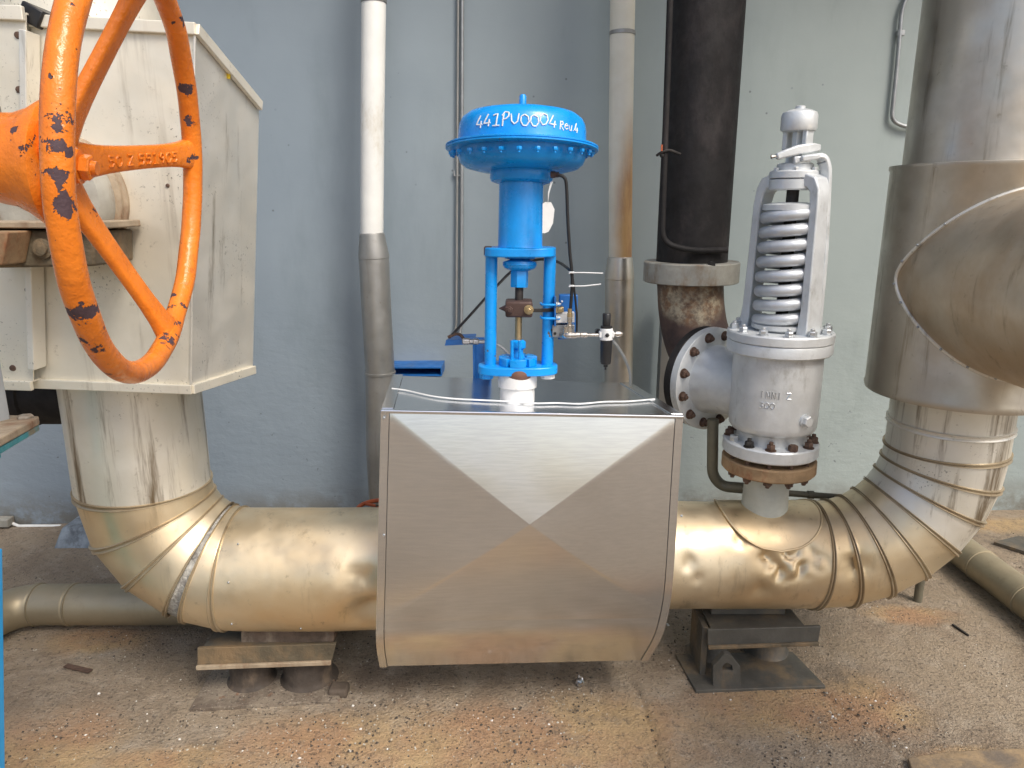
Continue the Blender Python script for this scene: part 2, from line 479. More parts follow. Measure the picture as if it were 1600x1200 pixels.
ground()

b = MB()
xl, xr, zt = -9.0, 10.0, 4.2
b.hexa([V((xl, wallY(xl), -.3)), V((xr, wallY(xr), -.3)), V((xr, wallY(xr) + .25, -.3)), V((xl, wallY(xl) + .25, -.3)),
        V((xl, wallY(xl), zt)), V((xr, wallY(xr), zt)), V((xr, wallY(xr) + .25, zt)), V((xl, wallY(xl) + .25, zt))])
tag(b.build('wall', M['wall'], smooth=0), kind='structure')
b = MB()
b.boxz(-9, 10, 2.72, 3.9, 3.2, 3.32)  # unseen roof, added above the view to shade the upper wall
tag(b.build('added_shade_roof', M['shade_roof_sheet'], smooth=0), kind='structure')

# ------------------------------------------------------------------ gored pipe helpers
def ring_arc(Cb, Rb, r, th, sx, Yw=0.0, n=72, rad=0.0):
    # ring of an elbow that turns from vertical (th = 0) to horizontal (th = 90); sx = -1: vertical leg on the left
    d = V((sx * math.cos(th), 0, -math.sin(th)))
    return [Cb + d * (Rb + (r + rad) * math.cos(2 * math.pi * k / n)) + V((0, 1, 0)) * ((r + rad) * math.sin(2 * math.pi * k / n)) for k in range(n)]
def ring_v(X, Y, z, r, n=72): return [V((X + r * math.cos(2 * math.pi * k / n), Y + r * math.sin(2 * math.pi * k / n), z)) for k in range(n)]
def seam_band(fn, w, h, parent, mat, name='seam'):
    # raised folded seam; fn(s, rad) gives the ring at distance s along the pipe, rad proud of the cladding
    b = MB()
    b.loft([fn(-w, -.003), fn(-w, h * .45), fn(-w * .75, h), fn(-w * .4, h * .9), fn(-w * .15, h * .25), fn(w * .15, h * .25), fn(w * .4, h * .9), fn(w * .75, h), fn(w, h * .45), fn(w, -.003)], (False, False))
    return b.build(name, mat, parent, smooth=50)

def dent(p, c, rad, depth, axis_pt, ruffle=0.0):
    d = (p - c).length / rad
    if d > 2.2: return V((0, 0, 0))
    g = math.exp(-d * d)
    k = depth * g
    if ruffle: k += ruffle * g * (.5 - 1.6 * abs(mnoise.noise(V(p) * 17)) + .3 * mnoise.noise(V(p) * 34))
    return (axis_pt - p).normalized() * k

def on_pipe(px, py, Y, z, r):        # where the ray of a pixel meets a pipe that runs along X
    d = ray(px, py); oy, oz = CAM.y - Y, CAM.z - z
    A = d.y ** 2 + d.z ** 2; B = 2 * (d.y * oy + d.z * oz); Cc = oy * oy + oz * oz - r * r
    t = (-B - math.sqrt(max(0.0, B * B - 4 * A * Cc))) / (2 * A)
    return CAM + d * t

# ------------------------------------------------------------------ left insulated pipe
rL, YL = .187, 2.05
XA = P(217, 690, YL).x
zL, RbL = .397, .28
root = thing('insulated_pipe', 'gold aluminium-clad pipe with gored elbow running from pale enclosure into shiny box', 'pipe', (XA, YL, 0))
CbL = V((XA + RbL, YL, zL + RbL))
z_top = 3.6
b = MB()
zs = [zL + RbL + (1.25 - zL - RbL) * i / 14 for i in range(15)]
rings = []
for i, z in enumerate(zs):
    rg = ring_v(XA, YL, z, rL)
    if i: rg = [p + V((p.x - XA, p.y - YL, 0)).normalized() * .003 * nz(p, 5) for p in rg]
    rings.append(rg)
b.loft(rings, (False, False))
# reorder the first ring so that it meets the elbow: both start at the outer side
b.build('vertical_cladding', M['streaked_cladding'], root, smooth=60)
b = MB(); b.lathe((XA, YL, 1.72), (0, 0, 1), [(rL + .005, 0), (rL + .005, z_top - 1.72)], 64)
b.build('upper_cladding', M['cream_sheet'], root, smooth=60)
TH = [0, 22, 42, 61.5, 67.5, 83]
for i in range(len(TH) - 1):
    if i == 3: continue
    b = MB()
    r0, r1 = ring_arc(CbL, RbL, rL, R(TH[i]), -1), ring_arc(CbL, RbL, rL, R(TH[i + 1]), -1)
    b.loft([[a.lerp(c, t / 6) for a, c in zip(r0, r1)] for t in range(7)], (False, False))
    g = b.build('elbow_gore', M['gold_cladding'], root, smooth=60)
b = MB(); b.loft([ring_arc(CbL, RbL, rL, R(t), -1, rad=-.007) for t in (60, 62, 64, 66, 68, 69)], (False, False))
b.build('insulation', M['insulation'], root)['label'] = 'grey insulation showing in an open elbow seam'
for t in TH[:3] + [61, 68, 83]:
    seam_band(lambda s, rad, t=t: ring_arc(CbL, RbL, rL, R(t) + s / (RbL + .06), -1, rad=rad), .010 if t not in (61, 68) else .006, .0055, root, M['seam_strip'])
# horizontal barrel with the crushed end at the box
axL = lambda p: V((p.x, YL, zL))
b = MB(); rings = []
rs = ring_arc(CbL, RbL, rL, R(83), -1)
xend = P(640, 890, YL).x
DL = [on_pipe(580, 968, YL, zL, rL), on_pipe(566, 905, YL, zL, rL), on_pipe(440, 830, YL, zL, rL)]
for i in range(61):
    t = i / 60; rg = []
    for k, p in enumerate(rs):
        q = V((p.x * (1 - t) + xend * t, p.y, p.z))
        ph = 2 * math.pi * k / 72
        flat = V((q.x, YL + rL * math.sin(ph), zL - rL * math.cos(ph)))
        tt = min(1, t * 6); q = p.lerp(flat, tt); q.x = p.x * (1 - t) + xend * t
        if t > .02:
            a = axL(q)
            q = q + dent(q, DL[0], .075, .07, a) + dent(q, DL[1], .05, .022, a, .008) + dent(q, DL[2], .12, .004, a)
            q = q + (q - a).normalized() * .0015 * nz(q, 7)
        rg.append(q)
    rings.append(rg)
b.loft(rings, (False, False))
b.build('horizontal_cladding', M['gold_cladding'], root, smooth=60)
for px, py in [(372, 850), (357, 910), (362, 975), (470, 985 - 3)]:
    p = on_pipe(px, py, YL, zL, rL + .001)
    MB().sphere(p, .0035, 8, 6).build('rivet', M['galvanised'], root)
# dark capped branch behind the enclosure
b = MB(); pb = P(60, 622, 2.25)
b.lathe((XA - .1, 2.2, pb.z + .03), (-1, 0, 0), [(.098, 0), (.098, .28), (.104, .285), (.104, .305), (.098, .31), (.098, .6)], 40)
b.build('branch_pipe', M['black_rust'], root, smooth=50)

# ------------------------------------------------------------------ right insulated pipe
rR, YR = .172, 2.17
XB = P(1483, 660, YR).x
zR, RbR = .383, .37
root = thing('insulated_pipe', 'dented gold-clad pipe with many-seamed elbow rising under the big tee at right', 'pipe', (XB, YR, 0))
CbR = V((XB - RbR, YR, zR + RbR))
b = MB(); b.loft([ring_v(XB, YR, zR + RbR + (1.02 - zR - RbR) * i / 6, rR) for i in range(7)], (False, False))
b.build('vertical_cladding', M['streaked_cladding'], root, smooth=60)
b = MB()
seam_band(lambda s, rad: ring_v(XB, YR, .835 + s, rR + rad), .010, .006, root, M['pale_cladding'])
TH = [0, 12, 25, 38.5, 52, 66, 79.5, 93]
DE = on_pipe(1338, 885, YR, zR, rR)
CLR = ['streaked_cladding', 'streaked_cladding', 'pale_cladding', 'gold_cladding', 'gold_cladding', 'gold_cladding', 'gold_cladding']
for i in range(len(TH) - 1):
    b = MB()
    r0, r1 = ring_arc(CbR, RbR, rR, R(TH[i]), 1), ring_arc(CbR, RbR, rR, R(TH[i + 1]), 1)
    rings = [[a.lerp(c, t / 8) for a, c in zip(r0, r1)] for t in range(9)]
    if i >= 5:
        for j in range(1, 8):
            rings[j] = [p + dent(p, DE, .06, .016, V((p.x, YR, zR + .04)), .006) for p in rings[j]]
    b.loft(rings, (False, False))
    b.build('elbow_gore', M[CLR[i]], root, smooth=60)
for i, t in enumerate(TH):
    seam_band(lambda s, rad, t=t: ring_arc(CbR, RbR, rR, R(t) + s / (RbR + .05), 1, rad=rad), .0085, .0065, root, M['seam_strip'])
axR = lambda p: V((p.x, YR, zR))
rs = ring_arc(CbR, RbR, rR, R(93), 1, n=120)
xend = P(1010, 890, YR).x
b = MB(); rings = []
DN = [(1203, 872, .030, .018, .022), (1232, 866, .028, .010, .026), (1222, 895, .032, .016, .022), (1262, 862, .028, .008, .020), (1255, 890, .03, .010, .020), (1283, 878, .025, .006, .014), (1190, 925, .035, .012, .004), (1195, 805, .06, .006, .0), (1075, 880, .025, .010, .006), (1140, 870, .09, .005, 0), (1280, 800, .04, .006, .005), (1090, 905, .02, .005, .003), (1160, 840, .03, .006, .004)]
DN = [(on_pipe(d_[0], d_[1], YR, zR, rR), 0) + d_[2:] for d_ in DN]
for i in range(161):
    t = i / 160; rg = []
    for k, p in enumerate(rs):
        ph = 2 * math.pi * k / 120
        x = p.x * (1 - t) + xend * t
        flat = V((x, YR + rR * math.sin(ph), zR - rR * math.cos(ph)))
        tt = min(1, t * 8); q = V((x, p.y * (1 - tt) + flat.y * tt, p.z * (1 - tt) + flat.z * tt))
        if t > .01:
            a = axR(q); dq = V((0, 0, 0))
            for px, py, rad, dep, rf in DN:
                dq += dent(q, px, rad, dep, a, rf)
            q = q + dq + (q - a).normalized() * .0018 * nz(q, 8)
        rg.append(q)
    rings.append(rg)
b.loft(rings, (False, False))
b.build('horizontal_cladding', M['gold_cladding'], root, smooth=70)
# saddle patch round the relief valve neck
XV = P(1199, 780, YR).x
b = MB(); nu, nv = 40, 24; vs = []; fs = []
for i in range(nu + 1):
    for j in range(nv + 1):
        a = -math.pi / 2 + (i / nu - .5) * 2 * 1.05
        u = (j / nv - .5) * 2
        wd = .155 * math.sqrt(max(0.0, 1 - (min(1, abs(i / nu - .5) * 2)) ** 2.4)) + .002
        rr = rR + .0045
        vs.append(V((XV + u * wd, YR + rr * math.sin(a + math.pi / 2) * -1 if False else YR - rr * math.sin((i / nu - .5) * 2.1), zR + rr * math.cos((i / nu - .5) * 2.1))))
for i in range(nu):
    for j in range(nv):
        a = i * (nv + 1) + j
        fs.append((a, a + 1, a + nv + 2, a + nv + 1))
b.add(vs, fs)
b.build('saddle_patch', M['gold_cladding'], root, smooth=60)
edge = [vs[i * (nv + 1)] for i in range(nu + 1)] + [vs[i * (nv + 1) + nv] for i in range(nu, -1, -1)]
MB().tube(edge, .0035, 6, loop=True).build('saddle_seam', M['gold_cladding'], root)

# ------------------------------------------------------------------ tee and upper pipe at the right
RJ = .262
XJ, YJ = XB + .012, YR
zj0, zj1 = P(1335, 612, YJ).z - .0, P(1385, 258, YJ).z
root = thing('pipe_tee', 'large weathered clad pipe tee in the upper right corner with thick branch towards viewer', 'pipe', (XJ, YJ, 0))
b = MB(); b.lathe((XJ, YJ, zj1 - .05), (0, 0, 1), [(.232, 0), (.232, 3.6 - zj1)], 72)
b.build('riser_cladding', M['brown_cladding'], root, smooth=60)
b = MB(); b.lathe((XJ, YJ, zj0), (0, 0, 1), [(rR - .01, 0), (RJ, 0), (RJ + .003, .012), (RJ, .02), (RJ, zj1 - zj0 - .015), (RJ + .004, zj1 - zj0 - .01), (RJ + .004, zj1 - zj0), (.22, zj1 - zj0 + .004)], 96, caps=(False, False))
b.build('jacket', M['brown_cladding'], root, smooth=40)
zb = P(1372, 432, YJ).z
RBr = RJ - .004
b = MB(); rings = []
nb = 96
def branch_ring(Y): return [V((XJ + RBr * math.cos(2 * math.pi * k / nb), Y, zb + RBr * math.sin(2 * math.pi * k / nb))) for k in range(nb)]
def inter(k):       # where generator k of the branch meets the jacket
    a = 2 * math.pi * k / nb; x = RBr * math.cos(a)
    return V((XJ + x, YJ - math.sqrt(max(0, RJ ** 2 - x * x)), zb + RBr * math.sin(a)))
first = [inter(k) + V((0, .01, 0)) for k in range(nb)]
for t in range(21):
    u = t / 20
    rings.append([p.lerp(V((p.x, .35, p.z)), u) for p in first])
b.loft(rings, (False, False))
b.build('branch_cladding', M['tan_cladding'], root, smooth=60)
pts = [inter(k) + (inter(k) - V((XJ, YJ, inter(k).z))).normalized() * .003 for k in range(nb)]
MB().tube(pts, .0055, 8, loop=True).build('branch_seam', M['pale_cladding'], root)
for k in (38, 42, 45, 49, 52, 56, 60, 64, 68, 71):
    p = inter(k)
    MB().sphere(p + (p - V((XJ, YJ, p.z))).normalized() * .010, .004, 8, 6).build('rivet', M['galvanised'], root)
# ------------------------------------------------------------------ left valve enclosure
YE = 1.78
root = thing('valve_enclosure', 'large pale sheet-metal enclosure with angled side behind the orange handwheel', 'enclosure', (XA, 1.9, P(200, 600, YE).z))
FTL, FTR, FBR, FBL = P(48, 33, YE), P(305, 46, YE), P(299, 603, YE), P(40, 593, YE)
STR, SBR = P(405, 166, 2.10), P(395, 574, 2.10)
BTR, BBR = V((STR.x - .12, 2.36, STR.z - .01)), V((SBR.x - .12, 2.36, SBR.z))
LTL, LBL = P(-160, 14, YE - .03), P(-160, 590, YE - .03)
LTR, LBR = P(40, 22, YE - .03), P(52, 597, YE - .03)
th = V((0, .004, 0))
MB().slab([FBL, FBR, FTR, FTL], th).build('front_panel', M['cream_sheet'], root, smooth=0)
MB().slab([FBR, SBR, STR, FTR], V((-.004, .001, 0))).build('side_panel', M['pale_cladding'], root, smooth=0)
MB().slab([SBR, BBR, BTR, STR], V((-.004, 0, 0))).build('rear_side_panel', M['pale_cladding'], root, smooth=0)
MB().prism([FTL + th, FTR + th, STR, BTR, V((FTL.x, 2.36, BTR.z))], V((0, 0, .004))).build('top_panel', M['cream_sheet'], root, smooth=0)
MB().prism([FBL + th, FBR + th, SBR, BBR, V((FBL.x, 2.36, BBR.z))], V((0, 0, .004))).build('bottom_panel', M['cream_sheet'], root, smooth=0)
MB().slab([LBL, LBR, LTR, LTL], th).build('front_panel', M['cream_sheet'], root, smooth=0)['label'] = 'left half of the enclosure front'
MB().slab([LTL + th, LTR + th, V((LTR.x, 2.3, LTR.z)), V((LTL.x, 2.3, LTL.z))], V((0, 0, .004))).build('top_panel', M['cream_sheet'], root, smooth=0)
MB().slab([LBL + th, LBR + th, V((LBR.x, 2.3, LBR.z)), V((LBL.x, 2.3, LBL.z))], V((0, 0, .004))).build('bottom_panel', M['cream_sheet'], root, smooth=0)
def strip(pts, w, t, parent, mat, ref, name, bevel=.002):
    return MB().bar(pts, w, t, ref).build(name, mat, parent, smooth=0, bevel=bevel)
up = V((0, 0, 1))
strip([FBL + V((0, -.006, -.008)), FBR + V((.004, -.006, -.008))], .024, .012, root, M['cream_sheet'], up, 'edge_strip')
strip([FBR + V((.004, -.004, -.008)), SBR + V((.006, -.004, -.006))], .024, .012, root, M['cream_sheet'], up, 'edge_strip')
strip([FTL + V((0, -.006, 0)), FTR + V((.004, -.006, 0))], .026, .012, root, M['cream_sheet'], up, 'edge_strip')
strip([FTR + V((.005, -.004, 0)), STR + V((.006, -.004, 0))], .026, .012, root, M['cream_sheet'], up, 'edge_strip')
strip([LBL + V((0, -.006, -.008)), LBR + V((0, -.006, -.008))], .024, .012, root, M['cream_sheet'], up, 'edge_strip')
strip([LTL + V((0, -.006, 0)), LTR + V((0, -.006, 0))], .03, .012, root, M['cream_sheet'], up, 'edge_strip')
strip([P(299.5, 600, YE) + V((0, -.003, 0)), P(305.5, 48, YE) + V((0, -.003, 0))], .005, .006, root, M['pale_cladding'], V((1, 0, 0)), 'corner_strip', .001)
strip([P(46, 50, YE - .03), P(47, 160, YE - .03), P(50, 300, YE - .03), P(54, 430, YE - .03), P(58, 575, YE - .03)], .016, .05, root, M['pale_cladding'], V((1, 0, 0)), 'joint_flange', .002)
for px, py in [(28, 55), (30, 140), (44, 453), (51, 555), (20, 575)]:
    MB().lathe(P(px, py, YE - .03), (0, -1, 0), [(.008, 0), (.007, .003), (.003, .004)], 12).build('rivet', M['rust_bolt'], root)
for px, py in [(135, 127), (262, 300 - 10), (150, 40)]:
    MB().lathe(P(px, py, YE), (0, -1, 0), [(.005, 0), (.004, .003), (.001, .004)], 10).build('rivet', M['rust_bolt'], root)
b = MB(); pm = P(350, 116, 1.93)
b.box(pm + V((.012, -.004, 0)), (.012, .006, .022), Matrix.Rotation(.3, 3, 'Y'))
b.build('yellow_mark', M['yellow_paint'], root)
b = MB(); b.box(P(46, 22, YE - .02) + V((0, .06, .0)), (.05, .12, .04), Matrix.Rotation(.5, 3, 'Y'))  # shade of the open gap, put in as a solid black box
b.build('black_gap_box', M['black_rubber'], root, bevel=.004)

# bonnet and gear operator in front of the enclosure
pc = P(104, 312, YE)
root = thing('gear_operator', 'weathered round bonnet and rusty bracket of the valve behind the orange wheel hub', 'gear box', (pc.x, 1.6, pc.z))
b = MB(); b.lathe(pc, (0, -1, 0), [(.150, 0), (.151, .012), (.146, .018), (.146, .03), (.136, .036)], 64)
b.build('bonnet_rim', M['worn_plate'], root, smooth=35)
b = MB(); b.lathe(pc, (0, -1, 0), [(.135, .03), (.134, .075), (.126, .088), (.10, .095), (.05, .097)], 64)
b.build('bonnet', M['old_flange'], root, smooth=40)
b = MB(); b.slab([P(-60, 420, 1.60), P(148, 416, 1.60), P(146, 362, 1.60), P(-60, 358, 1.60)], (0, .17, 0))
b.build('bracket', M['support_brown'], root, bevel=.006)
MB().slab([P(-60, 356, 1.58), P(152, 358, 1.58), P(150, 346, 1.58), P(-60, 346, 1.58)], (0, .19, 0)).build('bracket_plate', M['worn_plate'], root, bevel=.003)
MB().lathe(P(68, 388, 1.60), (0, -1, 0), [(.022, 0), (.022, .006), (.015, .008), (.015, .016), (.006, .018)], 20).build('plug', M['support_brown'], root)
MB().slab([P(-60, 415, 1.52), P(2, 415, 1.52), P(12, 362, 1.52), P(-60, 362, 1.52)], (0, .08, 0)).build('foot', M['rust_flange'], root, bevel=.004)

# ------------------------------------------------------------------ orange handwheel
wl, wr = Pd(100, 312, .895), Pd(297, 246, 1.50)
wc = (wl + wr) / 2
RW = (wr - wl).length / 2
hdir = (wr - wl); hdir.z = 0; hdir.normalize()          # towards the far rim
nax = up.cross(hdir).normalized()
if nax.x > 0: nax = -nax                                # towards the gear box on the left
wup = (up - nax * .10).normalized(); nax = (nax + up * .10).normalized()
root = thing('handwheel', 'large orange five-spoked handwheel with chipped paint at upper left', 'handwheel', wc)
WP = lambda a, rr, off: wc + hdir * (rr * math.cos(a)) + wup * (rr * math.sin(a)) + nax * off
# orange paint with dark chips, the large ones where the photo shows them
def proj(p):
    d = p - CAM; z = d.dot(FWD)
    return 800 + F * d.x / z, 600 - F * d.dot(UPV) / z
def rim_at(px, py):
    best = min((WP(2 * math.pi * k / 720, RW, 0) for k in range(720)), key=lambda p: (proj(p)[0] - px) ** 2 + (proj(p)[1] - py) ** 2)
    return best + (CAM - best).normalized() * .017
n = NT('orange_paint')
c = n.mul(n.mr(n.noise(14, 4), .3, .75), (.84, .235, .022), (.84, .76, .6))
k = n.ma('MULTIPLY', n.mr(n.noise(26, 4, .6), .635, .65), n.mr(n.noise(5.5, 2), .46, .52))
for px, py, r_ in [(80, 183, .013), (93, 232, .016), (83, 276, .013), (99, 322, .016), (92, 198, .010), (130, 487, .016), (158, 535, .011), (283, 140, .011), (290, 190, .013), (293, 248, .010), (243, 522, .014), (262, 507, .012), (215, 582, .012)]:
    k = n.ma('MAXIMUM', k, n.spot(tuple(rim_at(px, py)), (r_ * 1.25, r_ * 1.8, r_ * 1.1), 1.7, 48, .70, .66))
c = n.mix(n.mr(n.noise(60, 4, .7), .66, .72, 0, .6), c, (.22, .07, .03))
c = n.mix(k, c, (.075, .045, .055))
hb = n.ma('SUBTRACT', n.ma('ADD', n.noise(35, 4), n.ma('MULTIPLY', n.noise(110, 3), .3)), n.ma('MULTIPLY', k, 1.2))
M['orange'] = n.out(c, n.mix(k, n.mr(n.noise(20, 3), .3, .7, .22, .34), (.7, .7, .7)), 0.0, hb, .003)
b = MB(); rings = []
nr = 120
pts = [WP(2 * math.pi * k / nr, RW, .002 * nz((k * .2, 1, 2))) for k in range(nr)]
b.tube(pts, [.0188 * (1 + .04 * nz((math.cos(2 * math.pi * k / nr) * 3, math.sin(2 * math.pi * k / nr) * 3, 5))) for k in range(nr)], 20, loop=True)
b.build('rim', M['orange'], root, smooth=80)
HO = .135                                               # how far the hub is dished
hub = wc + nax * HO
A0 = 9.0
for k in range(5):
    a = R(A0 + 72 * k)
    p0, p1 = WP(a, .02, HO), WP(a, RW - .008, .004)
    tng = wup * math.cos(a) - hdir * math.sin(a)
    pts = [p0.lerp(p1, t / 10) for t in range(11)]
    wu = [.030 - .006 * (t / 10) + (.014 * (t / 10) ** 8) + .03 * (1 - t / 10) ** 7 for t in range(11)]
    wv = [.019 - .003 * (t / 10) + (.010 * (t / 10) ** 8) + .02 * (1 - t / 10) ** 8 for t in range(11)]
    b = MB(); b.tube(pts, [.5] * 11, 16, ref=tng)
    # rounded rectangular section
    rings = []
    for i, p in enumerate(pts):
        t_ = (p1 - p0).normalized(); u = tng; v = t_.cross(u)
        rg = []
        for j in range(20):
            an = 2 * math.pi * j / 20
            cx, sx = math.cos(an), math.sin(an)
            e = .55
            rg.append(p + u * (math.copysign(abs(cx) ** e, cx) * wu[i] * .8) + v * (math.copysign(abs(sx) ** e, sx) * wv[i] * .62))
        rings.append(rg)
    b = MB(); b.loft(rings)
    sp_ = b.build('spoke', M['orange'], root, smooth=60)
    if k == 0: spoke0, sp_p0, sp_p1, sp_t = sp_, p0, p1, tng
b = MB(); b.lathe(hub - nax * .012, nax, [(.040, .002), (.092, .004), (.100, .010), (.098, .018), (.084, .038), (.073, .062), (.070, .086), (.066, .092), (.05, .093)], 48)
b.build('hub', M['orange'], root, smooth=45)
b = MB(); b.lathe(hub - nax * .012, -nax, [(.036, -.01), (.032, .02), (.027, .024), (.027, .030)], 28); b.hexnut(hub - nax * .042, -nax, .021, .016); b.lathe(hub - nax * .056, -nax, [(.012, 0), (.011, .010)], 16)
b.build('hub_nut', M['orange'], root, smooth=30)
b = MB(); b.lathe(hub + nax * .07, nax, [(.05, 0), (.05, .05), (.085, .052), (.085, .09), (.06, .10), (.06, .25)], 40)
b.build('shaft', M['galvanised'], root, smooth=40)
b = MB(); b.box(hub + nax * .125 + V((.03, .02, .09)), (.03, .03, .02)); b.lathe(hub + nax * .08 + up * .075 + V((0, .02, 0)), nax, [(.012, 0), (.012, .05)], 12)
b.build('locking_pin', M['steel_fitting'], root, bevel=.003)

# stroke lettering ------------------------------------------------------------
GL = {
 '4': [[(.45, 1), (.02, .22), (.7, .26)], [(.58, .55), (.5, -.02)]],
 '1': [[(.12, .86), (.52, 1), (.40, .0)], [(.08, .0), (.72, .03)]],
 'I': [[(.3, 1), (.3, 0)]],
 'P': [[(.15, -.08), (.25, .95)], [(.1, .78), (.35, 1.08), (.68, 1.0), (.68, .7), (.45, .5), (.2, .45)]],
 'V': [[(.05, .9), (.12, .3), (.35, .05), (.62, .25), (.72, .9)]],
 '0': [[(.38, .95), (.1, .75), (.05, .35), (.25, .02), (.55, .05), (.75, .4), (.68, .8), (.38, .95)]],
 'R': [[(.1, 0), (.2, .95)], [(.1, .85), (.5, .95), (.55, .65), (.2, .5), (.6, .0)]],
 'e': [[(.1, .35), (.55, .42), (.45, .62), (.2, .58), (.1, .25), (.3, .02), (.6, .12)]],
 'v': [[(.05, .62), (.2, .08), (.45, .05), (.58, .65)]],
 '.': [[(.15, .12), (.22, .06)]],
 'Z': [[(.05, .95), (.7, .95), (.08, .05), (.72, .05)]],
 '5': [[(.68, .95), (.12, .95), (.12, .55), (.5, .6), (.7, .35), (.5, .05), (.08, .08)]],
 '9': [[(.65, .6), (.4, .45), (.12, .65), (.3, .95), (.62, .85), (.66, .5), (.5, .05)]],
 '3': [[(.1, .9), (.6, .9), (.35, .55), (.62, .3), (.4, .02), (.08, .1)]],
 'N': [[(.1, 0), (.1, 1), (.6, 0), (.6, 1)]],
 'A': [[(.05, 0), (.35, 1), (.65, 0)], [(.18, .4), (.52, .4)]],
}
def lettering(text, fmap, size, rad, adv=.95, jit=0.0):
    # fmap(x, y) puts a point of the writing on its surface
    b = MB(); x = 0.0
    for ch in text:
        if ch in GL:
            sl = jit * random.uniform(-1, 1)
            for st in GL[ch]:
                pts = []
                for (ax, ay), (bx, by) in zip(st, st[1:]):
                    for k in range(4): pts.append((ax + (bx - ax) * k / 4, ay + (by - ay) * k / 4))
                pts.append(st[-1])
                b.tube([fmap((x + px) * size, (py + sl * .2 + sl * (px - .4) * .3) * size) for px, py in pts], rad, 6)
        x += adv * (.55 if ch in ' .' else 1)
    return b
t_ = (sp_p1 - sp_p0).normalized()
face = -nax if False else sp_t.cross(t_)
vdir = V((0, -1, 0)); 
if face.dot(CAM - sp_p0) < 0: face = -face
def on_spoke(x, y):
    return sp_p0 + t_ * (.095 + x) + sp_t * (y - .012) + face * (.0115)
lettering('50 Z 551905', on_spoke, .020, .0022, .92).build('cast_lettering', M['orange'], spoke0, smooth=60)

# ------------------------------------------------------------------ shiny cover box round the control valve
root = thing('valve_cover', 'shiny bare aluminium cover box with cross-creased front standing across the pipe', 'cover box', P(820, 1040, 1.95))
LE = spline([P(596, 642, 1.80), P(593, 760, 1.788), P(590, 900, 1.775), P(588, 975, 1.775), P(589, 1012, 1.80), P(594, 1041, 1.86)], 12)
RE = spline([P(1067, 651, 1.84), P(1060, 760, 1.828), P(1052, 890, 1.815), P(1046, 945, 1.818), P(1034, 992, 1.84), P(1012, 1031, 1.91)], 12)
def even(pts, n):               # the same line with evenly spaced points
    L = [0.0]
    for a, c in zip(pts, pts[1:]): L.append(L[-1] + (c - a).length)
    out = []
    for k in range(n):
        t = L[-1] * k / (n - 1); i = 0
        while i < len(pts) - 2 and L[i + 1] < t: i += 1
        out.append(pts[i].lerp(pts[i + 1], (t - L[i]) / (L[i + 1] - L[i])))
    return out
LE, RE = even(LE, 61), even(RE, 61)
NV = len(LE)
def lat(u, v):               # point of the front sheet, u 0..1 left to right, v 0..1 down
    k = v * (NV - 1); i = min(int(k), NV - 2); f = k - i
    return LE[i].lerp(LE[i + 1], f).lerp(RE[i].lerp(RE[i + 1], f), u)
VF = .73                     # the fold above the rolled-under bottom
def front(u, v):
    p = lat(u, v)
    uu = (u - .5) * 2; va = VF * .484; vv = (v - va) / va if v < va else (v - va) / (VF - va)
    k = max(abs(uu), abs(vv))
    if k < 1: p = p + V((0, -.042 * (1 - k), 0))
    return p + V((0, -.0015 * nz((u * 2.3, v * 2.3, .3)), 0))
u0, u1 = .0275, .9725
cor = [(u0, 0), (u1, 0), (u1, VF), (u0, VF)]
apex = (.5, VF * .484)
for k in range(4):
    a_, c_ = cor[k], cor[(k + 1) % 4]
    b = MB(); rows = []
    for j in range(31):
        t = max(j / 30, .002); e0 = (apex[0] + (a_[0] - apex[0]) * t, apex[1] + (a_[1] - apex[1]) * t); e1 = (apex[0] + (c_[0] - apex[0]) * t, apex[1] + (c_[1] - apex[1]) * t)
        rows.append([front(e0[0] + (e1[0] - e0[0]) * i / 40, e0[1] + (e1[1] - e0[1]) * i / 40) for i in range(41)])
    b.loft(rows, closed=False)
    b.build('front_sheet', M['alu'], root, smooth=60)
b = MB(); b.loft([[front(u0 + (u1 - u0) * i / 60, VF + (1 - VF) * j / 24) for i in range(61)] for j in range(25)], closed=False)
b.build('rolled_bottom', M['alu'], root, smooth=60)
for edge, u in ((LE, .0), (RE, 1.0)):
    b = MB()
    ua, ub = (.0, .026) if u == 0 else (.974, 1.0)
    rows = [[lat(ua, j / 40) + V((0, .03, 0)), lat(ua, j / 40) + V((0, -.006, 0)), lat(ub, j / 40) + V((0, -.006, 0)), lat(ub, j / 40) + V((0, .006, 0))] for j in range(41)]
    b.loft(rows, closed=False)
    b.build('corner_strip', M['alu'], root, smooth=30)
TBL, TBR = P(614, 588, 2.33), P(984, 600, 2.36)
b = MB(); nt = 30
def top(u, v):
    p = (LE[0].lerp(RE[0], u)).lerp(TBL.lerp(TBR, u), v)
    return p + V((0, 0, .0025 + .003 * math.sin(math.pi * u) * math.sin(math.pi * v) * nz((u * 2.2, v * 2.2, 3))))
b.loft([[top(i / nt, j / nt) for i in range(nt + 1)] for j in range(nt + 1)], closed=False)
b.build('top_sheet', M['alu'], root)
b = MB()
bz = LE[-1].z
bl, brt = V((TBL.x, 2.36, bz + .01)), V((TBR.x, 2.39, bz + .01))
b.add([TBL, TBR, brt, bl], [(0, 1, 2, 3)])
b.build('back_sheet', M['alu'], root, smooth=0)
for E, T_, B_ in ((LE, TBL, bl), (RE, TBR, brt)):
    b = MB(); b.loft([[E[i] for i in range(NV)], [T_.lerp(B_, i / (NV - 1)) for i in range(NV)]], closed=False); b.build('side_sheet', M['alu'], root)
b = MB(); b.add([LE[-1], RE[-1], brt, bl], [(0, 1, 2, 3)]); b.build('bottom_sheet', M['alu'], root, smooth=0)
b = MB(); b.bar([LE[0] + V((-.002, -.002, 0)), RE[0] + V((.002, -.002, 0))], .010, .012, up); b.build('top_trim', M['alu'], root, smooth=0, bevel=.003)
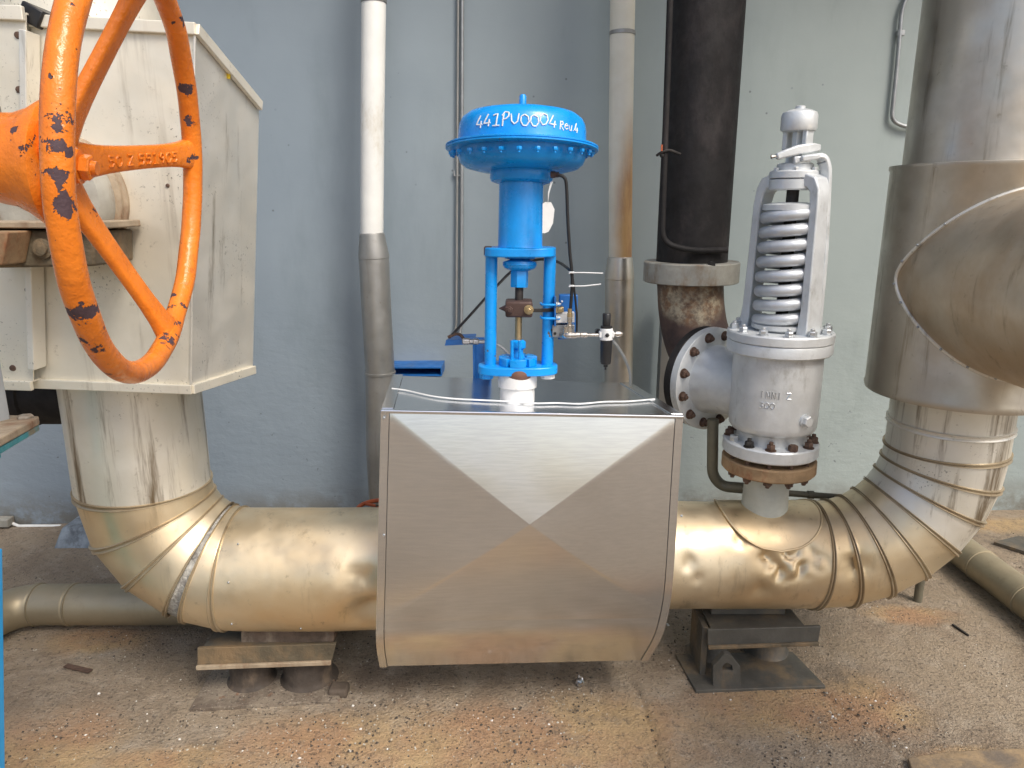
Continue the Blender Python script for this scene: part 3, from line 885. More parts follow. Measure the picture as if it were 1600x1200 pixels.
for a, c in ((LE[0], TBL), (RE[0], TBR)):
    d = .03 if a is LE[0] else -.03
    b = MB(); b.slab([a + V((0, .005, .004)), a + V((d, .005, .004)), c + V((d * 1.1, 0, .004)), c + V((0, 0, .004))], (0, 0, .003)); b.build('top_strip', M['alu'], root, smooth=0)
for px, py, Y in [(597, 647, 1.79), (1062, 800, 1.82), (597, 830, 1.78)]:
    MB().lathe(P(px + 3, py + 6, Y - .004), (0, -1, 0), [(.004, 0), (.003, .002), (.001, .003)], 10).build('rivet', M['zinc_bolt'], root)

# white cord lying on the cover
cord = []
for px, u, v in [(0, .015, .52), (0, .07, .47), (0, .16, .33), (0, .24, .27), (0, .34, .25), (0, .41, .24), (0, .52, .20), (0, .60, .22), (0, .68, .21), (0, .78, .28), (0, .87, .31), (0, .985, .40)]:
    cord.append(top(u, v) + V((0, 0, .005)))
b = MB(); b.tube(spline(cord, 6), .0024, 8)
tag(b.build('cord', M['white_plastic']), 'thin white cord draped across the top of the shiny cover', 'cord')

# ------------------------------------------------------------------ blue control valve
YC = 1.98
def YY(y): return YC + .065 * (628 - y) / 478
def ax(y): return P(808 + 9 * (628 - y) / 475, y, YY(y))
axis_c = (ax(150) - ax(628)).normalized()
def hv(y): return (ax(y) - ax(628)).dot(axis_c)
SC = S(ax(430))
def rc(px, y): return px * S(ax(y))
O = ax(628)
root = thing('control_valve', 'bright blue diaphragm control valve actuator standing on the shiny box', 'valve', O)
def latc(name, mat, prof, n=48, smooth=35, parent=None):       # prof: (half width px, photo row)
    return MB().lathe(O, axis_c, [(rc(r, y), hv(y)) for r, y in prof], n).build(name, M[mat], parent or root, smooth=smooth)
latc('neck', 'neck_paint', [(29, 640), (27, 632), (27, 612), (26.5, 606), (30, 604), (30.5, 588), (29, 580)], 48)
MB().sphere(ax(581) + V((rc(2, 580), -rc(20, 583), 0)), rc(19, 583), 20, 12, (1, .66, .62)).build('primer_patch', M['primer'], root)
# lower yoke plate: an oval bar
def oval(yc_, hx, hy, n=40, e=.75):
    o = ax(yc_); s_ = S(o); out = []
    for k in range(n):
        a = 2 * math.pi * k / n; c_, s2 = math.cos(a), math.sin(a)
        out.append(o + V((math.copysign(abs(c_) ** e, c_) * hx * s_, math.copysign(abs(s2) ** e, s2) * hy * s_, 0)))
    return out
b = MB(); b.prism(oval(582, 62, 30), axis_c * (hv(569) - hv(582))); lp = b.build('lower_plate', M['blue_paint'], root, smooth=50, bevel=.003)
for px in (760, 856):
    b = MB(); q = P(px, 582, YC); b.lathe(q, -axis_c, [(rc(11, 580), 0), (rc(11, 580), rc(9, 580)), (rc(9, 580), rc(10, 580))], 6)
    b.build('nut', M['blue_paint'] if px < 800 else M['neck_paint'], root)
b = MB()
for k in range(6):
    a0, a1 = 2 * math.pi * (k + .08) / 6, 2 * math.pi * (k + .92) / 6
    rr, ri = rc(30, 560), rc(14, 560); o = ax(569)
    arc = [o + V((math.cos(a0 + (a1 - a0) * t / 6) * rr, math.sin(a0 + (a1 - a0) * t / 6) * rr, 0)) for t in range(7)]
    arc2 = [o + V((math.cos(a1 + (a0 - a1) * t / 6) * ri, math.sin(a1 + (a0 - a1) * t / 6) * ri, 0)) for t in range(7)]
    b.prism(arc + arc2, axis_c * (hv(557) - hv(569)))
b.lathe(O, axis_c, [(rc(24, 565), hv(569)), (rc(24, 565), hv(559))], 32)
fix(b.build('packing_flange', M['blue_paint'], root, bevel=.0015))
latc('gland_follower', 'blue_paint', [(12, 560), (8, 552), (8, 546), (12, 543), (12, 534), (9, 531)], 24)
for dx in (-22, 2):
    MB().tube([P(811 + dx * .5, 562, YC - .025), P(811 + dx * .5, 532, YC - .025)], rc(2.6, 545), 10).build('gland_stud', M['blue_paint'], root)
latc('stem', 'brass', [(5.5, 545), (5.5, 488)], 20)
latc('upper_stem', 'dark_bolt', [(6.5, 475), (6.5, 446)], 20)
cb = ax(481)
b = MB(); b.box(cb, (rc(42, 481), rc(40, 481), rc(25, 481))); cpl = b.build('stem_coupling', M['brown_steel'], root, bevel=.006)
b = MB(); b.lathe(cb + V((-rc(20, 481), -.01, 0)), (-1, 0, 0), [(rc(6, 481), 0), (.001, rc(11, 481))], 12); b.build('pointer', M['brown_steel'], cpl)
for dx, mt in ((15, 'brass'), (-15, 'brown_steel')):
    b = MB(); b.bolt(cb + V((rc(dx, 481), -rc(20, 481), 0)), (0, -1, 0), rc(6, 481), .012); b.build('bolt', M[mt], cpl)
b = MB(); b.lathe(O, axis_c, [(rc(13.5, 440), hv(449)), (rc(14, 440), hv(446)), (rc(14, 440), hv(425)), (rc(13, 440), hv(422))], 6, phase=.25); b.build('lock_nut', M['blue_paint'], root, smooth=20)
latc('spring_seat', 'blue_paint', [(12, 424), (24, 419), (27, 414), (26, 409), (16, 406), (14, 405)], 48)
latc('spring_button', 'blue_paint', [(14, 406), (24, 404), (25, 400)], 40)
b = MB(); b.prism(oval(400, 56, 36), axis_c * (hv(386) - hv(400))); b.build('upper_plate', M['blue_paint'], root, smooth=50, bevel=.003)
b = MB(); b.slab([P(756, 399, YC + .01), P(768, 399, YC + .01), P(768, 386, YC + .01), P(756, 386, YC + .01)], (0, .05, 0)); b.build('plate_end', M['brown_steel'], root, bevel=.002)
for x0, x1 in ((768, 766), (859.5, 855)):
    MB().tube([P(x0, 399, YY(399)), P(x0 * .5 + x1 * .5, 480, YY(480)), P(x1, 570, YY(570))], rc(9.3, 480), 24).build('yoke_post', M['blue_paint'], root, smooth=50)
latc('spring_barrel', 'blue_paint', [(35.5, 388), (34.5, 383), (34.5, 284)], 56)
latc('barrel_collar', 'blue_paint', [(38, 287), (47, 284), (49, 280), (49, 266), (47, 261)], 56, 40)
latc('lower_bowl', 'blue_paint', [(45, 268), (74, 266), (89, 262), (96, 256), (99, 248), (100, 234)], 80, 50)
dia = latc('diaphragm_flange', 'blue_paint', [(100, 237), (117, 237), (119, 235.5), (119, 233.5), (117.5, 232.8), (119, 232), (119, 230), (117, 229), (98, 229)], 96, 50)
dome = latc('dome', 'blue_paint', [(101, 230), (100, 226), (99.5, 206), (98, 196), (94, 188), (85, 181), (64, 176), (32, 173), (2, 172)], 96, 60)
for k in range(26):
    a = 2 * math.pi * (k + .3) / 26
    q = ax(237) + V((math.cos(a), math.sin(a), 0)) * rc(110, 230)
    b = MB(); b.hexnut(q, -axis_c, rc(4.2, 230), rc(5, 230), a); b.lathe(q - axis_c * rc(5, 230), -axis_c, [(rc(2, 230), 0), (rc(2, 230), rc(3, 230))], 8)
    q2 = ax(229) + V((math.cos(a), math.sin(a), 0)) * rc(110, 230)
    b.hexnut(q2, axis_c, rc(4.2, 230), rc(3.2, 230), a)
    b.build('flange_bolt', M['blue_paint'], dia)
latc('vent_stub', 'blue_paint', [(5.5, 176), (5.5, 151), (4, 148)], 16)
# chalk writing round the dome
Rd = rc(99.7, 208)
def on_dome(x, y):
    a = -math.pi / 2 + (x - .128) / Rd
    h = hv(214) + y
    prof = [(rc(r_, y_), hv(y_)) for r_, y_ in [(100, 226), (99.5, 206), (98, 196), (94, 188), (85, 181)]]
    rr_ = prof[0][0]
    for (r0, h0), (r1, h1) in zip(prof, prof[1:]):
        if h0 <= h <= h1: rr_ = r0 + (r1 - r0) * (h - h0) / (h1 - h0)
    u_, v_, a_ = basis(axis_c)
    ux = V((1, 0, 0)); ux = (ux - a_ * ux.dot(a_)).normalized(); vy = a_.cross(ux)
    return O + a_ * h + (ux * math.cos(a) + vy * math.sin(a)) * (rr_ + .0006)
random.seed(3)
lettering('441PV0004', on_dome, .029, .0019, .83, .5).build('writing', M['tag_white'], dome, smooth=60)
lettering('Rev.4', lambda x, y: on_dome(x + .222, y - .004), .022, .0016, .68, .4).build('writing', M['tag_white'], dome, smooth=60)
# air line, tag, positioner and its fittings
b = MB(); q = P(866, 273, YC - .02); b.lathe(q - V((.01, 0, 0)), (1, 0, 0), [(rc(5, 273), 0), (rc(5, 273), .012), (rc(4, 273), .014), (rc(4, 273), .022)], 12)
b.build('elbow_fitting', M['brown_steel'], root)
YT = YC - .03
b = MB(); b.tube(spline([P(872, 273, YT), P(881, 277, YT), P(885, 290, YT), P(887, 340, YT), P(890, 390, YT), P(893, 420, YT), P(894, 445, YT), P(891, 488, YT)], 6), .0045, 10)
b.build('air_hose', M['black_rubber'], root, smooth=60)
b = MB(); b.tube(spline([P(893, 424, YT + .012), P(897, 450, YT + .012), P(901, 490, YT + .012), P(901, 520, YT + .012)], 6), .003, 8); b.build('signal_cable', M['black_rubber'], root, smooth=60)
for y0, y1 in ((426, 427), (447, 444)):
    b = MB(); b.tube([P(889, y0 + 1, YT - .006), P(893, y0, YT - .009), P(912, y0, YT - .008), P(939 + (y1 - 444) * -.2, y1, YT - .008)], .0018, 6)
    b.lathe(P(893, y0 - 2, YT), (0, 0, -1), [(.0075, 0), (.0075, .005)], 14); b.build('cable_tie', M['white_plastic'], root)
b = MB(); o_ = P(858, 318, YC - .075); tg = [P(848, 318, YC - .07), P(852, 315.5, YC - .07), P(861, 316, YC - .07), P(866.5, 327, YC - .07), P(864, 349, YC - .07), P(857, 362, YC - .07), P(851, 364.5, YC - .07), P(847.5, 364, YC - .07)]
b.prism(tg, V((0, .0012, 0))); fix(b.build('tag', M['tag_white'], root, smooth=0))
MB().tube([P(861, 284, YC - .06), P(857, 300, YC - .068), P(856, 318, YC - .071), P(858, 300, YC - .068), P(863, 284, YC - .06)], .0009, 5).build('tag_string', M['tag_white'], root)
pz = thing  # keep the positioner together as one part with its pieces
b = MB(); b.slab([P(872, 531, YC + .03), P(902, 529, YC + .03), P(903, 461, YC + .03), P(874, 461, YC + .03)], (0, .03, 0))
pos = b.build('positioner', M['blue_bracket'], root, bevel=.003)
MB().lathe(P(878, 471, YC + .03), (0, -1, 0), [(.003, 0), (.002, .002)], 10).build('screw', M['tag_white'], pos)
b = MB(); b.slab([P(866, 510, YC - .02), P(869, 510, YC - .02), P(869, 464, YC - .02), P(866, 464, YC - .02)], (0, .06, 0)); b.build('mounting_plate', M['blue_bracket'], pos, bevel=.001)
for y_ in (475, 496):
    b = MB(); c0 = P(857, y_, YC); r_ = rc(11.5, y_)
    b.tube(bend([c0 + V((rc(17, y_), -r_, 0)), c0 + V((-r_ * .6, -r_, 0)), c0 + V((-r_, -r_ * .4, 0)), c0 + V((-r_, r_, 0))], .008), .0035, 8)
    b.build('u_bolt', M['blue_paint'], pos)
    MB().bolt(P(869, y_, YC - .02), (1, 0, 0), .0055, .010).build('nut', M['zinc_bolt'], pos)
b = MB(); b.slab([P(868, 489, YC - .02), P(881, 488, YC - .02), P(881, 480, YC - .02), P(868, 481, YC - .02)], (0, .03, 0)); b.lathe(P(875, 484, YC - .02), (0, -1, 0), [(.007, 0), (.007, .004), (.003, .005)], 14); b.build('gauge_block', M['brass'], pos, bevel=.001)
b = MB(); b.slab([P(867, 505, YC - .01), P(898, 504, YC - .01), P(898, 489, YC - .01), P(867, 490, YC - .01)], (0, .03, 0)); b.build('label_block', M['tag_white'], pos, bevel=.0015)
b = MB(); b.slab([P(863, 527, YC - .005), P(898, 526, YC - .005), P(898, 508, YC - .005), P(863, 508, YC - .005)], (0, .03, 0)); b.build('connection_block', M['galvanised'], pos, bevel=.0015)
MB().lathe(P(867, 521, YC - .005), (0, -1, 0), [(.004, 0), (.004, .002)], 10).build('port', M['black_rubber'], pos)
b = MB(); b.bar([P(832, 485, YC - .01), P(845, 485, YC - .01), P(868, 484, YC + .01)], .010, .005, up); b.build('feedback_arm', M['dark_bolt'], root, bevel=.001)
b = MB()
q = P(890.5, 492, YT); b.lathe(P(890.5, 482, YT), (0, 0, -1), [(.006, 0), (.006, .012), (.0075, .013), (.0075, .025)], 12); b.build('brass_coupling', M['brass'], root)
b = MB(); b.lathe(P(890, 495, YT), (0, 0, -1), [(.008, 0), (.008, .014), (.006, .015), (.006, .022), (.0085, .023), (.0085, .04), (.005, .042), (.005, .055)], 12); b.build('union', M['steel_fitting'], root)
b = MB(); b.tube(bend([P(876, 523, YT + .04), P(884, 524, YT - .005), P(900, 524, YT - .005)], .01), .0095, 14); b.lathe(P(884, 517, YT), (0, 0, 1), [(.008, -.01), (.008, .012)], 12); b.build('elbow', M['steel_fitting'], root)
b = MB(); b.lathe(P(898, 523.5, YT), (1, 0, 0), [(.007, 0), (.0085, .002), (.0085, .014), (.007, .015), (.0085, .017), (.0085, .033), (.005, .034), (.0048, .072), (.007, .073)], 14); b.build('nipple', M['steel_fitting'], root)

# air filter regulator at the end of the fittings
YRg = YT
qr = P(947.5, 522, YRg)
root = thing('filter_regulator', 'small black and white air filter regulator in front of the stained grey pipe', 'regulator', P(947, 575, YRg))
sg = S(qr)
b = MB(); b.lathe(qr + V((0, 0, -9.5 * sg)), (0, 0, 1), [(9 * sg, 0), (10 * sg, 1 * sg), (10 * sg, 16 * sg), (9.4 * sg, 19 * sg)], 28); b.box(qr, (23 * sg, 12 * sg, 9 * sg))
b.build('body', M['white_plastic'], root, bevel=.001)
b = MB(); b.lathe(P(947.5, 511, YRg), (0, 0, 1), [(9 * sg, -2 * sg), (9.2 * sg, 1.5 * sg), (6 * sg, 2 * sg), (6.4 * sg, 4 * sg), (6.6 * sg, 20 * sg), (5.6 * sg, 21.5 * sg)], 24); b.build('knob', M['black_plastic'], root, smooth=40)
b = MB(); b.lathe(P(947.5, 531, YRg), (0, 0, -1), [(9.6 * sg, -1 * sg), (9.5 * sg, 10 * sg), (8.6 * sg, 34 * sg), (7.8 * sg, 38 * sg), (3.4 * sg, 40 * sg), (3.4 * sg, 43 * sg), (1.6 * sg, 44 * sg), (1.6 * sg, 48 * sg)], 24); b.build('bowl', M['black_plastic'], root, smooth=40)
MB().lathe(qr + V((0, -9 * sg, 0)), (0, -1, 0), [(3.4 * sg, 0), (3.4 * sg, 2 * sg), (2 * sg, 2.6 * sg)], 6).build('port_plug', M['black_plastic'], root)
b = MB(); b.lathe(qr + V((11 * sg, 0, 0)), (1, 0, 0), [(4 * sg, 0), (4 * sg, 3 * sg), (5.5 * sg, 3.5 * sg), (5.5 * sg, 9 * sg), (3.5 * sg, 13 * sg), (3 * sg, 14 * sg)], 12); b.build('fitting', M['steel_fitting'], root)
b = MB(); b.lathe(qr + V((-11 * sg, .02, 0)), (0, 1, 0), [(5 * sg, 0), (5 * sg, .02)], 16); b.build('gauge', M['black_plastic'], root)
b = MB(); b.tube(spline([P(957, 532, YRg + .03), P(966, 543, YRg + .05), P(977, 562, YRg + .09), P(984, 582, YRg + .14), P(985, 602, YRg + .22)], 8), .0042, 8)
tag(b.build('flexible_tube', M['galvanised']), 'thin grey flexible tube curving down from the regulator behind the cover', 'tube')

# black cable crossing behind the yoke, and the bracket where it ends
YK = 2.22
b = MB(); b.tube(spline([P(702, 528, YK), P(735, 492, YK), P(775, 448, YK), P(805, 420, YK), P(838, 406, YK - .02), P(868, 408, YK - .1), P(888, 420, YC + .0), P(893, 428, YT + .012)], 8), .0042, 8)
tag(b.build('cable', M['black_rubber']), 'black cable slanting behind the blue yoke down to a bracket', 'cable')
q0, q1 = P(735, 537, YK + .02), P(766, 537, YK + .02)
root = thing('bracket_post', 'short blue channel post with side tray and pipe fittings behind the blue valve', 'bracket', ((q0.x + q1.x) / 2, YK + .05, 0))
b = MB(); b.boxz(q0.x, q1.x, YK + .18, YK + .19, 0, q0.z - .01); b.boxz(q0.x, q0.x + .006, YK + .15, YK + .18, 0, q0.z - .01); b.boxz(q1.x - .006, q1.x, YK + .15, YK + .18, 0, q0.z - .01)
b.build('channel', M['blue_bracket'], root, smooth=0)
b = MB(); b.slab([P(695, 540, YK), P(740, 538, YK), P(740, 530, YK), P(697, 531, YK)], (0, .004, 0)); b.slab([P(695, 540, YK + .004), P(740, 538, YK + .004), P(740, 537, YK + .004), P(695, 539, YK + .004)], (0, .18, 0))
b.build('tray', M['blue_bracket'], root, smooth=0)
b = MB(); b.lathe(P(722, 533, YK - .01), (1, 0, -.03), [(.006, 0), (.010, .003), (.010, .022), (.007, .024), (.007, .034), (.0095, .036), (.0095, .05), (.006, .052), (.006, .085)], 14); b.build('fitting', M['steel_fitting'], root)
b = MB(); b.tube(spline([P(700, 527, YK), P(712, 522, YK), P(720, 524, YK), P(726, 532, YK)], 5), .005, 8); b.build('cable_gland', M['rust_bolt'], root)
b = MB(); b.tube(spline([P(760, 534, YK), P(778, 539, YK), P(792, 550, YK), P(800, 565, YK + .02), P(803, 590, YK + .05)], 8), .0042, 8); b.build('flexible_tube', M['galvanised'], root)

# ------------------------------------------------------------------ relief valve
YV = YR
def av(y): return P(1198 + 49 * (775 - y) / 595, y, YV)
OV = av(797)
def zv(y): return av(y).z
XVc = sum(av(y).x for y in (200, 400, 600, 780)) / 4
def rv(px, y): return px * S(av(y)) / 1.066
root = thing('relief_valve', 'silver spring-loaded relief valve with exposed coil spring on the right pipe', 'valve', (XVc, YV, OV.z))
def latv(name, mat, prof, n=56, smooth=35, parent=None, phase=0):
    return MB().lathe((XVc, YV, 0), (0, 0, 1), [(rv(r, y), zv(y)) for r, y in prof], n, phase=phase).build(name, M[mat], parent or root, smooth=smooth)
latv('inlet_neck', 'neck_grey', [(38, 812), (37, 785), (36, 770), (36.5, 768), (36, 766), (36, 728)])
fl1 = latv('inlet_flange', 'rust_flange', [(36, 731), (73, 731), (75, 729), (75, 714), (73, 712), (40, 711)], 72)
latv('gasket', 'black_rubber', [(46, 713), (46, 702)], 40)
fl2 = latv('body_flange', 'silver_paint', [(50, 704), (74, 704), (76, 702), (76, 687), (74, 685), (50, 684)], 72)
latv('body_throat', 'silver_paint', [(56, 687), (55, 675), (58, 664)])
latv('body', 'silver_paint', [(56, 668), (64, 667), (68.5, 662), (70, 655), (71, 620), (71.5, 552), (72, 545)], 72, 50)
latv('body_rim', 'silver_paint', [(72, 549), (82, 548), (84, 546), (84, 532), (83, 530)], 72)
bf = latv('bonnet_flange', 'silver_paint', [(83, 529.5), (85, 528), (85, 517), (83, 515), (40, 515)], 72)
BM = {0: 'zinc_bolt'}
for k in range(12):
    a = 2 * math.pi * (k + .37) / 12
    d = V((math.cos(a), math.sin(a), 0))
    b = MB(); q = V((XVc, YV, zv(685))) + d * rv(66, 690)
    b.bolt(q, (0, 0, 1), rv(7, 690), rv(11, 690), a) if k % 3 else b.hexnut(q, (0, 0, 1), rv(7.5, 690), rv(10, 690), a)
    b.build('bolt', M['rust_bolt' if k not in (7, 6) else ('dark_bolt' if k == 7 else 'zinc_bolt')], fl2)
    b = MB(); q = V((XVc, YV, zv(731))) + d * rv(64, 690); b.bolt(q, (0, 0, -1), rv(7, 690), rv(9, 690), a); b.build('nut', M['rust_bolt'], fl1)
    MB().lathe(V((XVc, YV, zv(712))) + d * rv(66, 690), (0, 0, 1), [(rv(3.5, 690), -.004), (rv(3.5, 690), zv(703) - zv(712) + .004)], 10).build('stud', M['rust_bolt'], fl1)
    a2 = a + .15; d = V((math.cos(a2), math.sin(a2), 0))
    b = MB(); b.bolt(V((XVc, YV, zv(515))) + d * rv(74, 515), (0, 0, 1), rv(7, 515), rv(10, 515), a); b.build('bolt', M['zinc_bolt'], bf)
# plug on the body and cast marks
a = math.atan2(-.92, .40); d = V((math.cos(a), math.sin(a), 0))
q = V((XVc, YV, zv(640))) + d * rv(70, 640)
b = MB(); b.lathe(q, d, [(rv(11, 640), -.005), (rv(11, 640), .006)], 24); b.hexnut(q + d * .006, d, rv(9, 640), .012); b.build('body_plug', M['silver_paint'], root, smooth=30)
def on_body(x, y, zrow):
    a = math.radians(-128) + x / rv(71.5, 590)
    return V((XVc + math.cos(a) * (rv(71.6, 590)), YV + math.sin(a) * (rv(71.6, 590)), zv(zrow) + y))
lettering('INNI Z', lambda x, y: on_body(x, y, 607), .020, .0016, .8).build('cast_mark', M['zinc_bolt'], root)
lettering('300', lambda x, y: on_body(x, y, 622), .018, .0016, .85).build('cast_mark', M['zinc_bolt'], root)
# spring, stem, seats
b = MB(); turns = 7.6; z0, z1 = zv(503), zv(330); n_ = int(turns * 32)
rs_ = rv(38.5, 420)
b.tube([V((XVc + rs_ * math.cos(2 * math.pi * i / 32 + 2.0), YV + rs_ * math.sin(2 * math.pi * i / 32 + 2.0), z0 + (z1 - z0) * i / n_)) for i in range(n_ + 1)], rv(9.9, 420), 14)
b.build('coil_spring', M['silver_spring'], root, smooth=60)
latv('lower_spring_seat', 'silver_paint', [(20, 522), (30, 520), (47, 511), (47, 505), (30, 503)], 40)
latv('upper_spring_seat', 'silver_paint', [(40, 330), (46, 328), (46, 320), (40, 318), (18, 316)], 40)
latv('spindle', 'dark_bolt', [(10, 520), (10, 270)], 20)
# yoke arms: front right and back left
for sgn in (1, -1):
    d = V((.55, -.835, 0)) * sgn; tg_ = V((.835, .55, 0))
    k_ = 0 if sgn > 0 else 8
    pts = [(54 + k_, 520, 46, 22), (53 + k_, 500, 38, 18), (53 + k_, 480, 34, 16), (52 + k_, 400, 31, 15), (51 + k_, 320, 29, 15), (50 + k_ / 2, 298, 31, 17), (45, 286, 36, 20), (30, 281, 40, 20)]
    b = MB(); b.bar([V((XVc, YV, zv(y))) + d * rv(r, y) for r, y, _, _ in pts], [rv(w_, 400) for _, _, w_, _ in pts], [rv(t2, 400) for *_, t2 in pts], tg_)
    b.build('yoke_arm', M['silver_paint'], root, smooth=40, bevel=.004)
latv('yoke_ring', 'silver_paint', [(20, 297), (37, 297), (39, 295), (39, 281), (37, 280), (20, 280)], 48)
latv('yoke_cap', 'silver_paint', [(39, 279), (40, 278), (40, 269), (38, 267), (30, 266), (29, 257), (26, 255), (10, 255)], 48)
for k in range(6):
    a = 2 * math.pi * (k + .2) / 6
    b = MB(); b.hexnut(V((XVc + math.cos(a) * rv(34, 267), YV + math.sin(a) * rv(34, 267), zv(267))), (0, 0, 1), rv(4.5, 267), rv(5, 267), a); b.build('bolt', M['silver_paint'], root)
latv('lock_nut', 'silver_paint', [(17, 256), (17, 246), (13, 244), (9, 240), (9, 205)], 6, 20)
# lifting fork and lever
yl = YV - rv(14, 240)
b = MB(); b.bar([P(1213, 245, yl - .02), P(1228, 240, yl - .02), P(1247, 234, yl - .02), P(1270, 231, yl - .01), P(1281, 231, yl)], [.018, .022, .026, .026, .018], [.018, .020, .024, .016, .012], (0, 0, 1))
b.build('lifting_fork', M['silver_paint'], root, smooth=40, bevel=.004)
b = MB(); b.lathe(P(1215, 244, yl - .02), (-1, 0, -.1), [(.004, 0), (.004, .012), (.006, .013), (.006, .018)], 10); b.build('pin', M['steel_fitting'], root)
b = MB(); b.slab([P(1241, 256, yl - .03), P(1268, 254, yl - .03), P(1268, 243, yl - .03), P(1241, 244, yl - .03)], (0, .05, 0)); b.build('lever_clevis', M['silver_paint'], root, bevel=.004)
lev = bend([P(1250, 248, yl - .025), P(1284, 243, yl - .025), P(1291, 262, yl - .025), P(1285, 400, yl - .03), P(1275, 512, yl - .035)], .04)
b = MB(); b.bar(lev, .032, .016, (.5, -.85, 0)); b.build('lever', M['silver_paint'], root, smooth=40, bevel=.004)
# cap on two columns
latv('cap', 'silver_paint', [(20, 206), (27, 205), (29, 201), (29, 181), (27, 176), (18, 172), (9, 170), (8, 170), (8, 166), (6, 165)], 40, 40)
for sgn in (1, -1):
    d = V((.55, -.83, 0)) * sgn
    b = MB(); b.bar([V((XVc, YV, zv(234))) + d * rv(19, 220), V((XVc, YV, zv(203))) + d * rv(19, 220)], rv(19, 220), rv(9, 220), (.83, .55, 0)); b.build('cap_column', M['silver_paint'], root, bevel=.003)
# outlet: flange that faces left and back
od = V((-.54, .84, 0)).normalized()
cf = P(1135, 588, 2.42)
OB = V((XVc, YV, cf.z))
b = MB(); L = (cf - OB).dot(od)
b.lathe(OB, od, [(rv(56, 590), 0), (rv(56, 590), L * .6), (rv(59, 590), L * .85), (rv(64, 590), L)], 56); b.build('outlet_neck', M['silver_paint'], root, smooth=50)
cf = OB + od * L
RF = 80.5 * S(cf)
b = MB(); b.lathe(cf, od, [(RF * .7, -.006), (RF * .98, -.006), (RF, -.004), (RF, .022), (RF * .6, .024)], 72); of = b.build('outlet_flange', M['silver_paint'], root, smooth=35)
u_, v_, _ = basis(od)
for k in range(12):
    a = 2 * math.pi * (k + .5) / 12
    q = cf + (u_ * math.cos(a) + v_ * math.sin(a)) * RF * .86 - od * .006
    b = MB(); b.bolt(q, -od, .0135, .018, a); b.build('bolt', M['rust_bolt'], of)

# ------------------------------------------------------------------ rusty discharge elbow and black duct
ce = P(1078, 450, 2.66)
root = thing('discharge_duct', 'black rusted discharge pipe rising from relief valve through a bolted pale flange', 'pipe', (ce.x, ce.y, cf.z))
rE = 52 * S(ce) / 1.03
st_ = cf + od * .026
b = MB(); b.lathe(st_, od, [(RF * .97, 0), (RF * .99, .003), (RF * .99, .028), (RF * .95, .03)], 64); b.build('elbow_flange', M['black_rust'], root, smooth=35)
corner = V((ce.x, ce.y, cf.z))
path = [st_ + od * .028]
p2 = V((ce.x, ce.y, P(1078, 440, ce.y).z))
a0 = path[0]; mid = V((ce.x, ce.y, cf.z))
path = spline([a0, P(1119, 578, 2.52), P(1101, 556, 2.58), P(1087, 522, 2.63), P(1080, 482, 2.655), P(1078, 440, 2.66)], 6)
b = MB(); rr_ = [rE * (1.08 - .08 * min(1, i / 12)) for i in range(len(path))]
b.tube(path, rr_, 48); b.build('elbow', M['elbow_rust'], root, smooth=60)
zf0, zf1 = P(1078, 440, ce.y).z, P(1078, 408, ce.y).z
b = MB(); b.lathe((ce.x, ce.y, zf0), (0, 0, 1), [(.166, 0), (.171, .003), (.171, zf1 - zf0 - .004), (.167, zf1 - zf0), (.1, zf1 - zf0)], 72); b.build('flange', M['old_flange'], root, smooth=35)
b = MB(); b.lathe((ce.x, ce.y, zf1 - .01), (0, 0, 1), [(.1265, 0), (.1265, 3.715 - zf1)], 64); b.build('duct', M['black_rust'], root, smooth=60)
yd = ce.y - .14
b = MB(); b.tube(bend([P(1048, -30, yd), P(1040, 200, yd), P(1034, 380, yd), P(1080, 392, yd - .01), P(1136, 391, yd + .02)], .05, 10), .0105, 12); b.build('drain_tube', M['black_rust'], root, smooth=60)
b = MB(); b.tube(bend([P(1026, 243, yd), P(1033, 238, yd - .012), P(1046, 234, yd - .012), P(1063, 241, yd - .002)], .01), .0045, 8); b.bolt(P(1034, 243, yd), (0, -1, 0), .006, .014); b.build('clamp', M['dark_bolt'], root)
b = MB(); b.box(P(1034, 231, yd - .02), (.006, .004, .02)); b.build('orange_tag', M['red_orange'], root)
# scallop and rust in the pale flange
b = MB(); b.lathe(P(1112, 414, ce.y - .163), (0, -1, 0), [(.012, -.01), (.012, .003), (.006, .004)], 20); b.build('plug', M['black_rust'], root)

# olive drain tube under the outlet
b = MB(); b.tube(bend([P(1114, 655, YV + .12), P(1113, 742, YV + .12), P(1128, 760, YV + .12), P(1180, 764, YV + .06)], .06, 10), .0185, 14)
tag(b.build('drain_tube', M['olive_paint'], smooth=60), 'curved olive tube bending under the relief valve outlet', 'tube')
b = MB(); b.tube([P(1225, 770, YV + .14), P(1262, 773, YV + .14), P(1330, 778, YV + .14)], .011, 12); b.lathe(P(1262, 773, YV + .14), (1, 0, 0), [(.014, 0), (.014, .02)], 12)
tag(b.build('thin_pipe', M['olive_paint'], smooth=60), 'thin olive pipe lying behind the right elbow top', 'pipe')

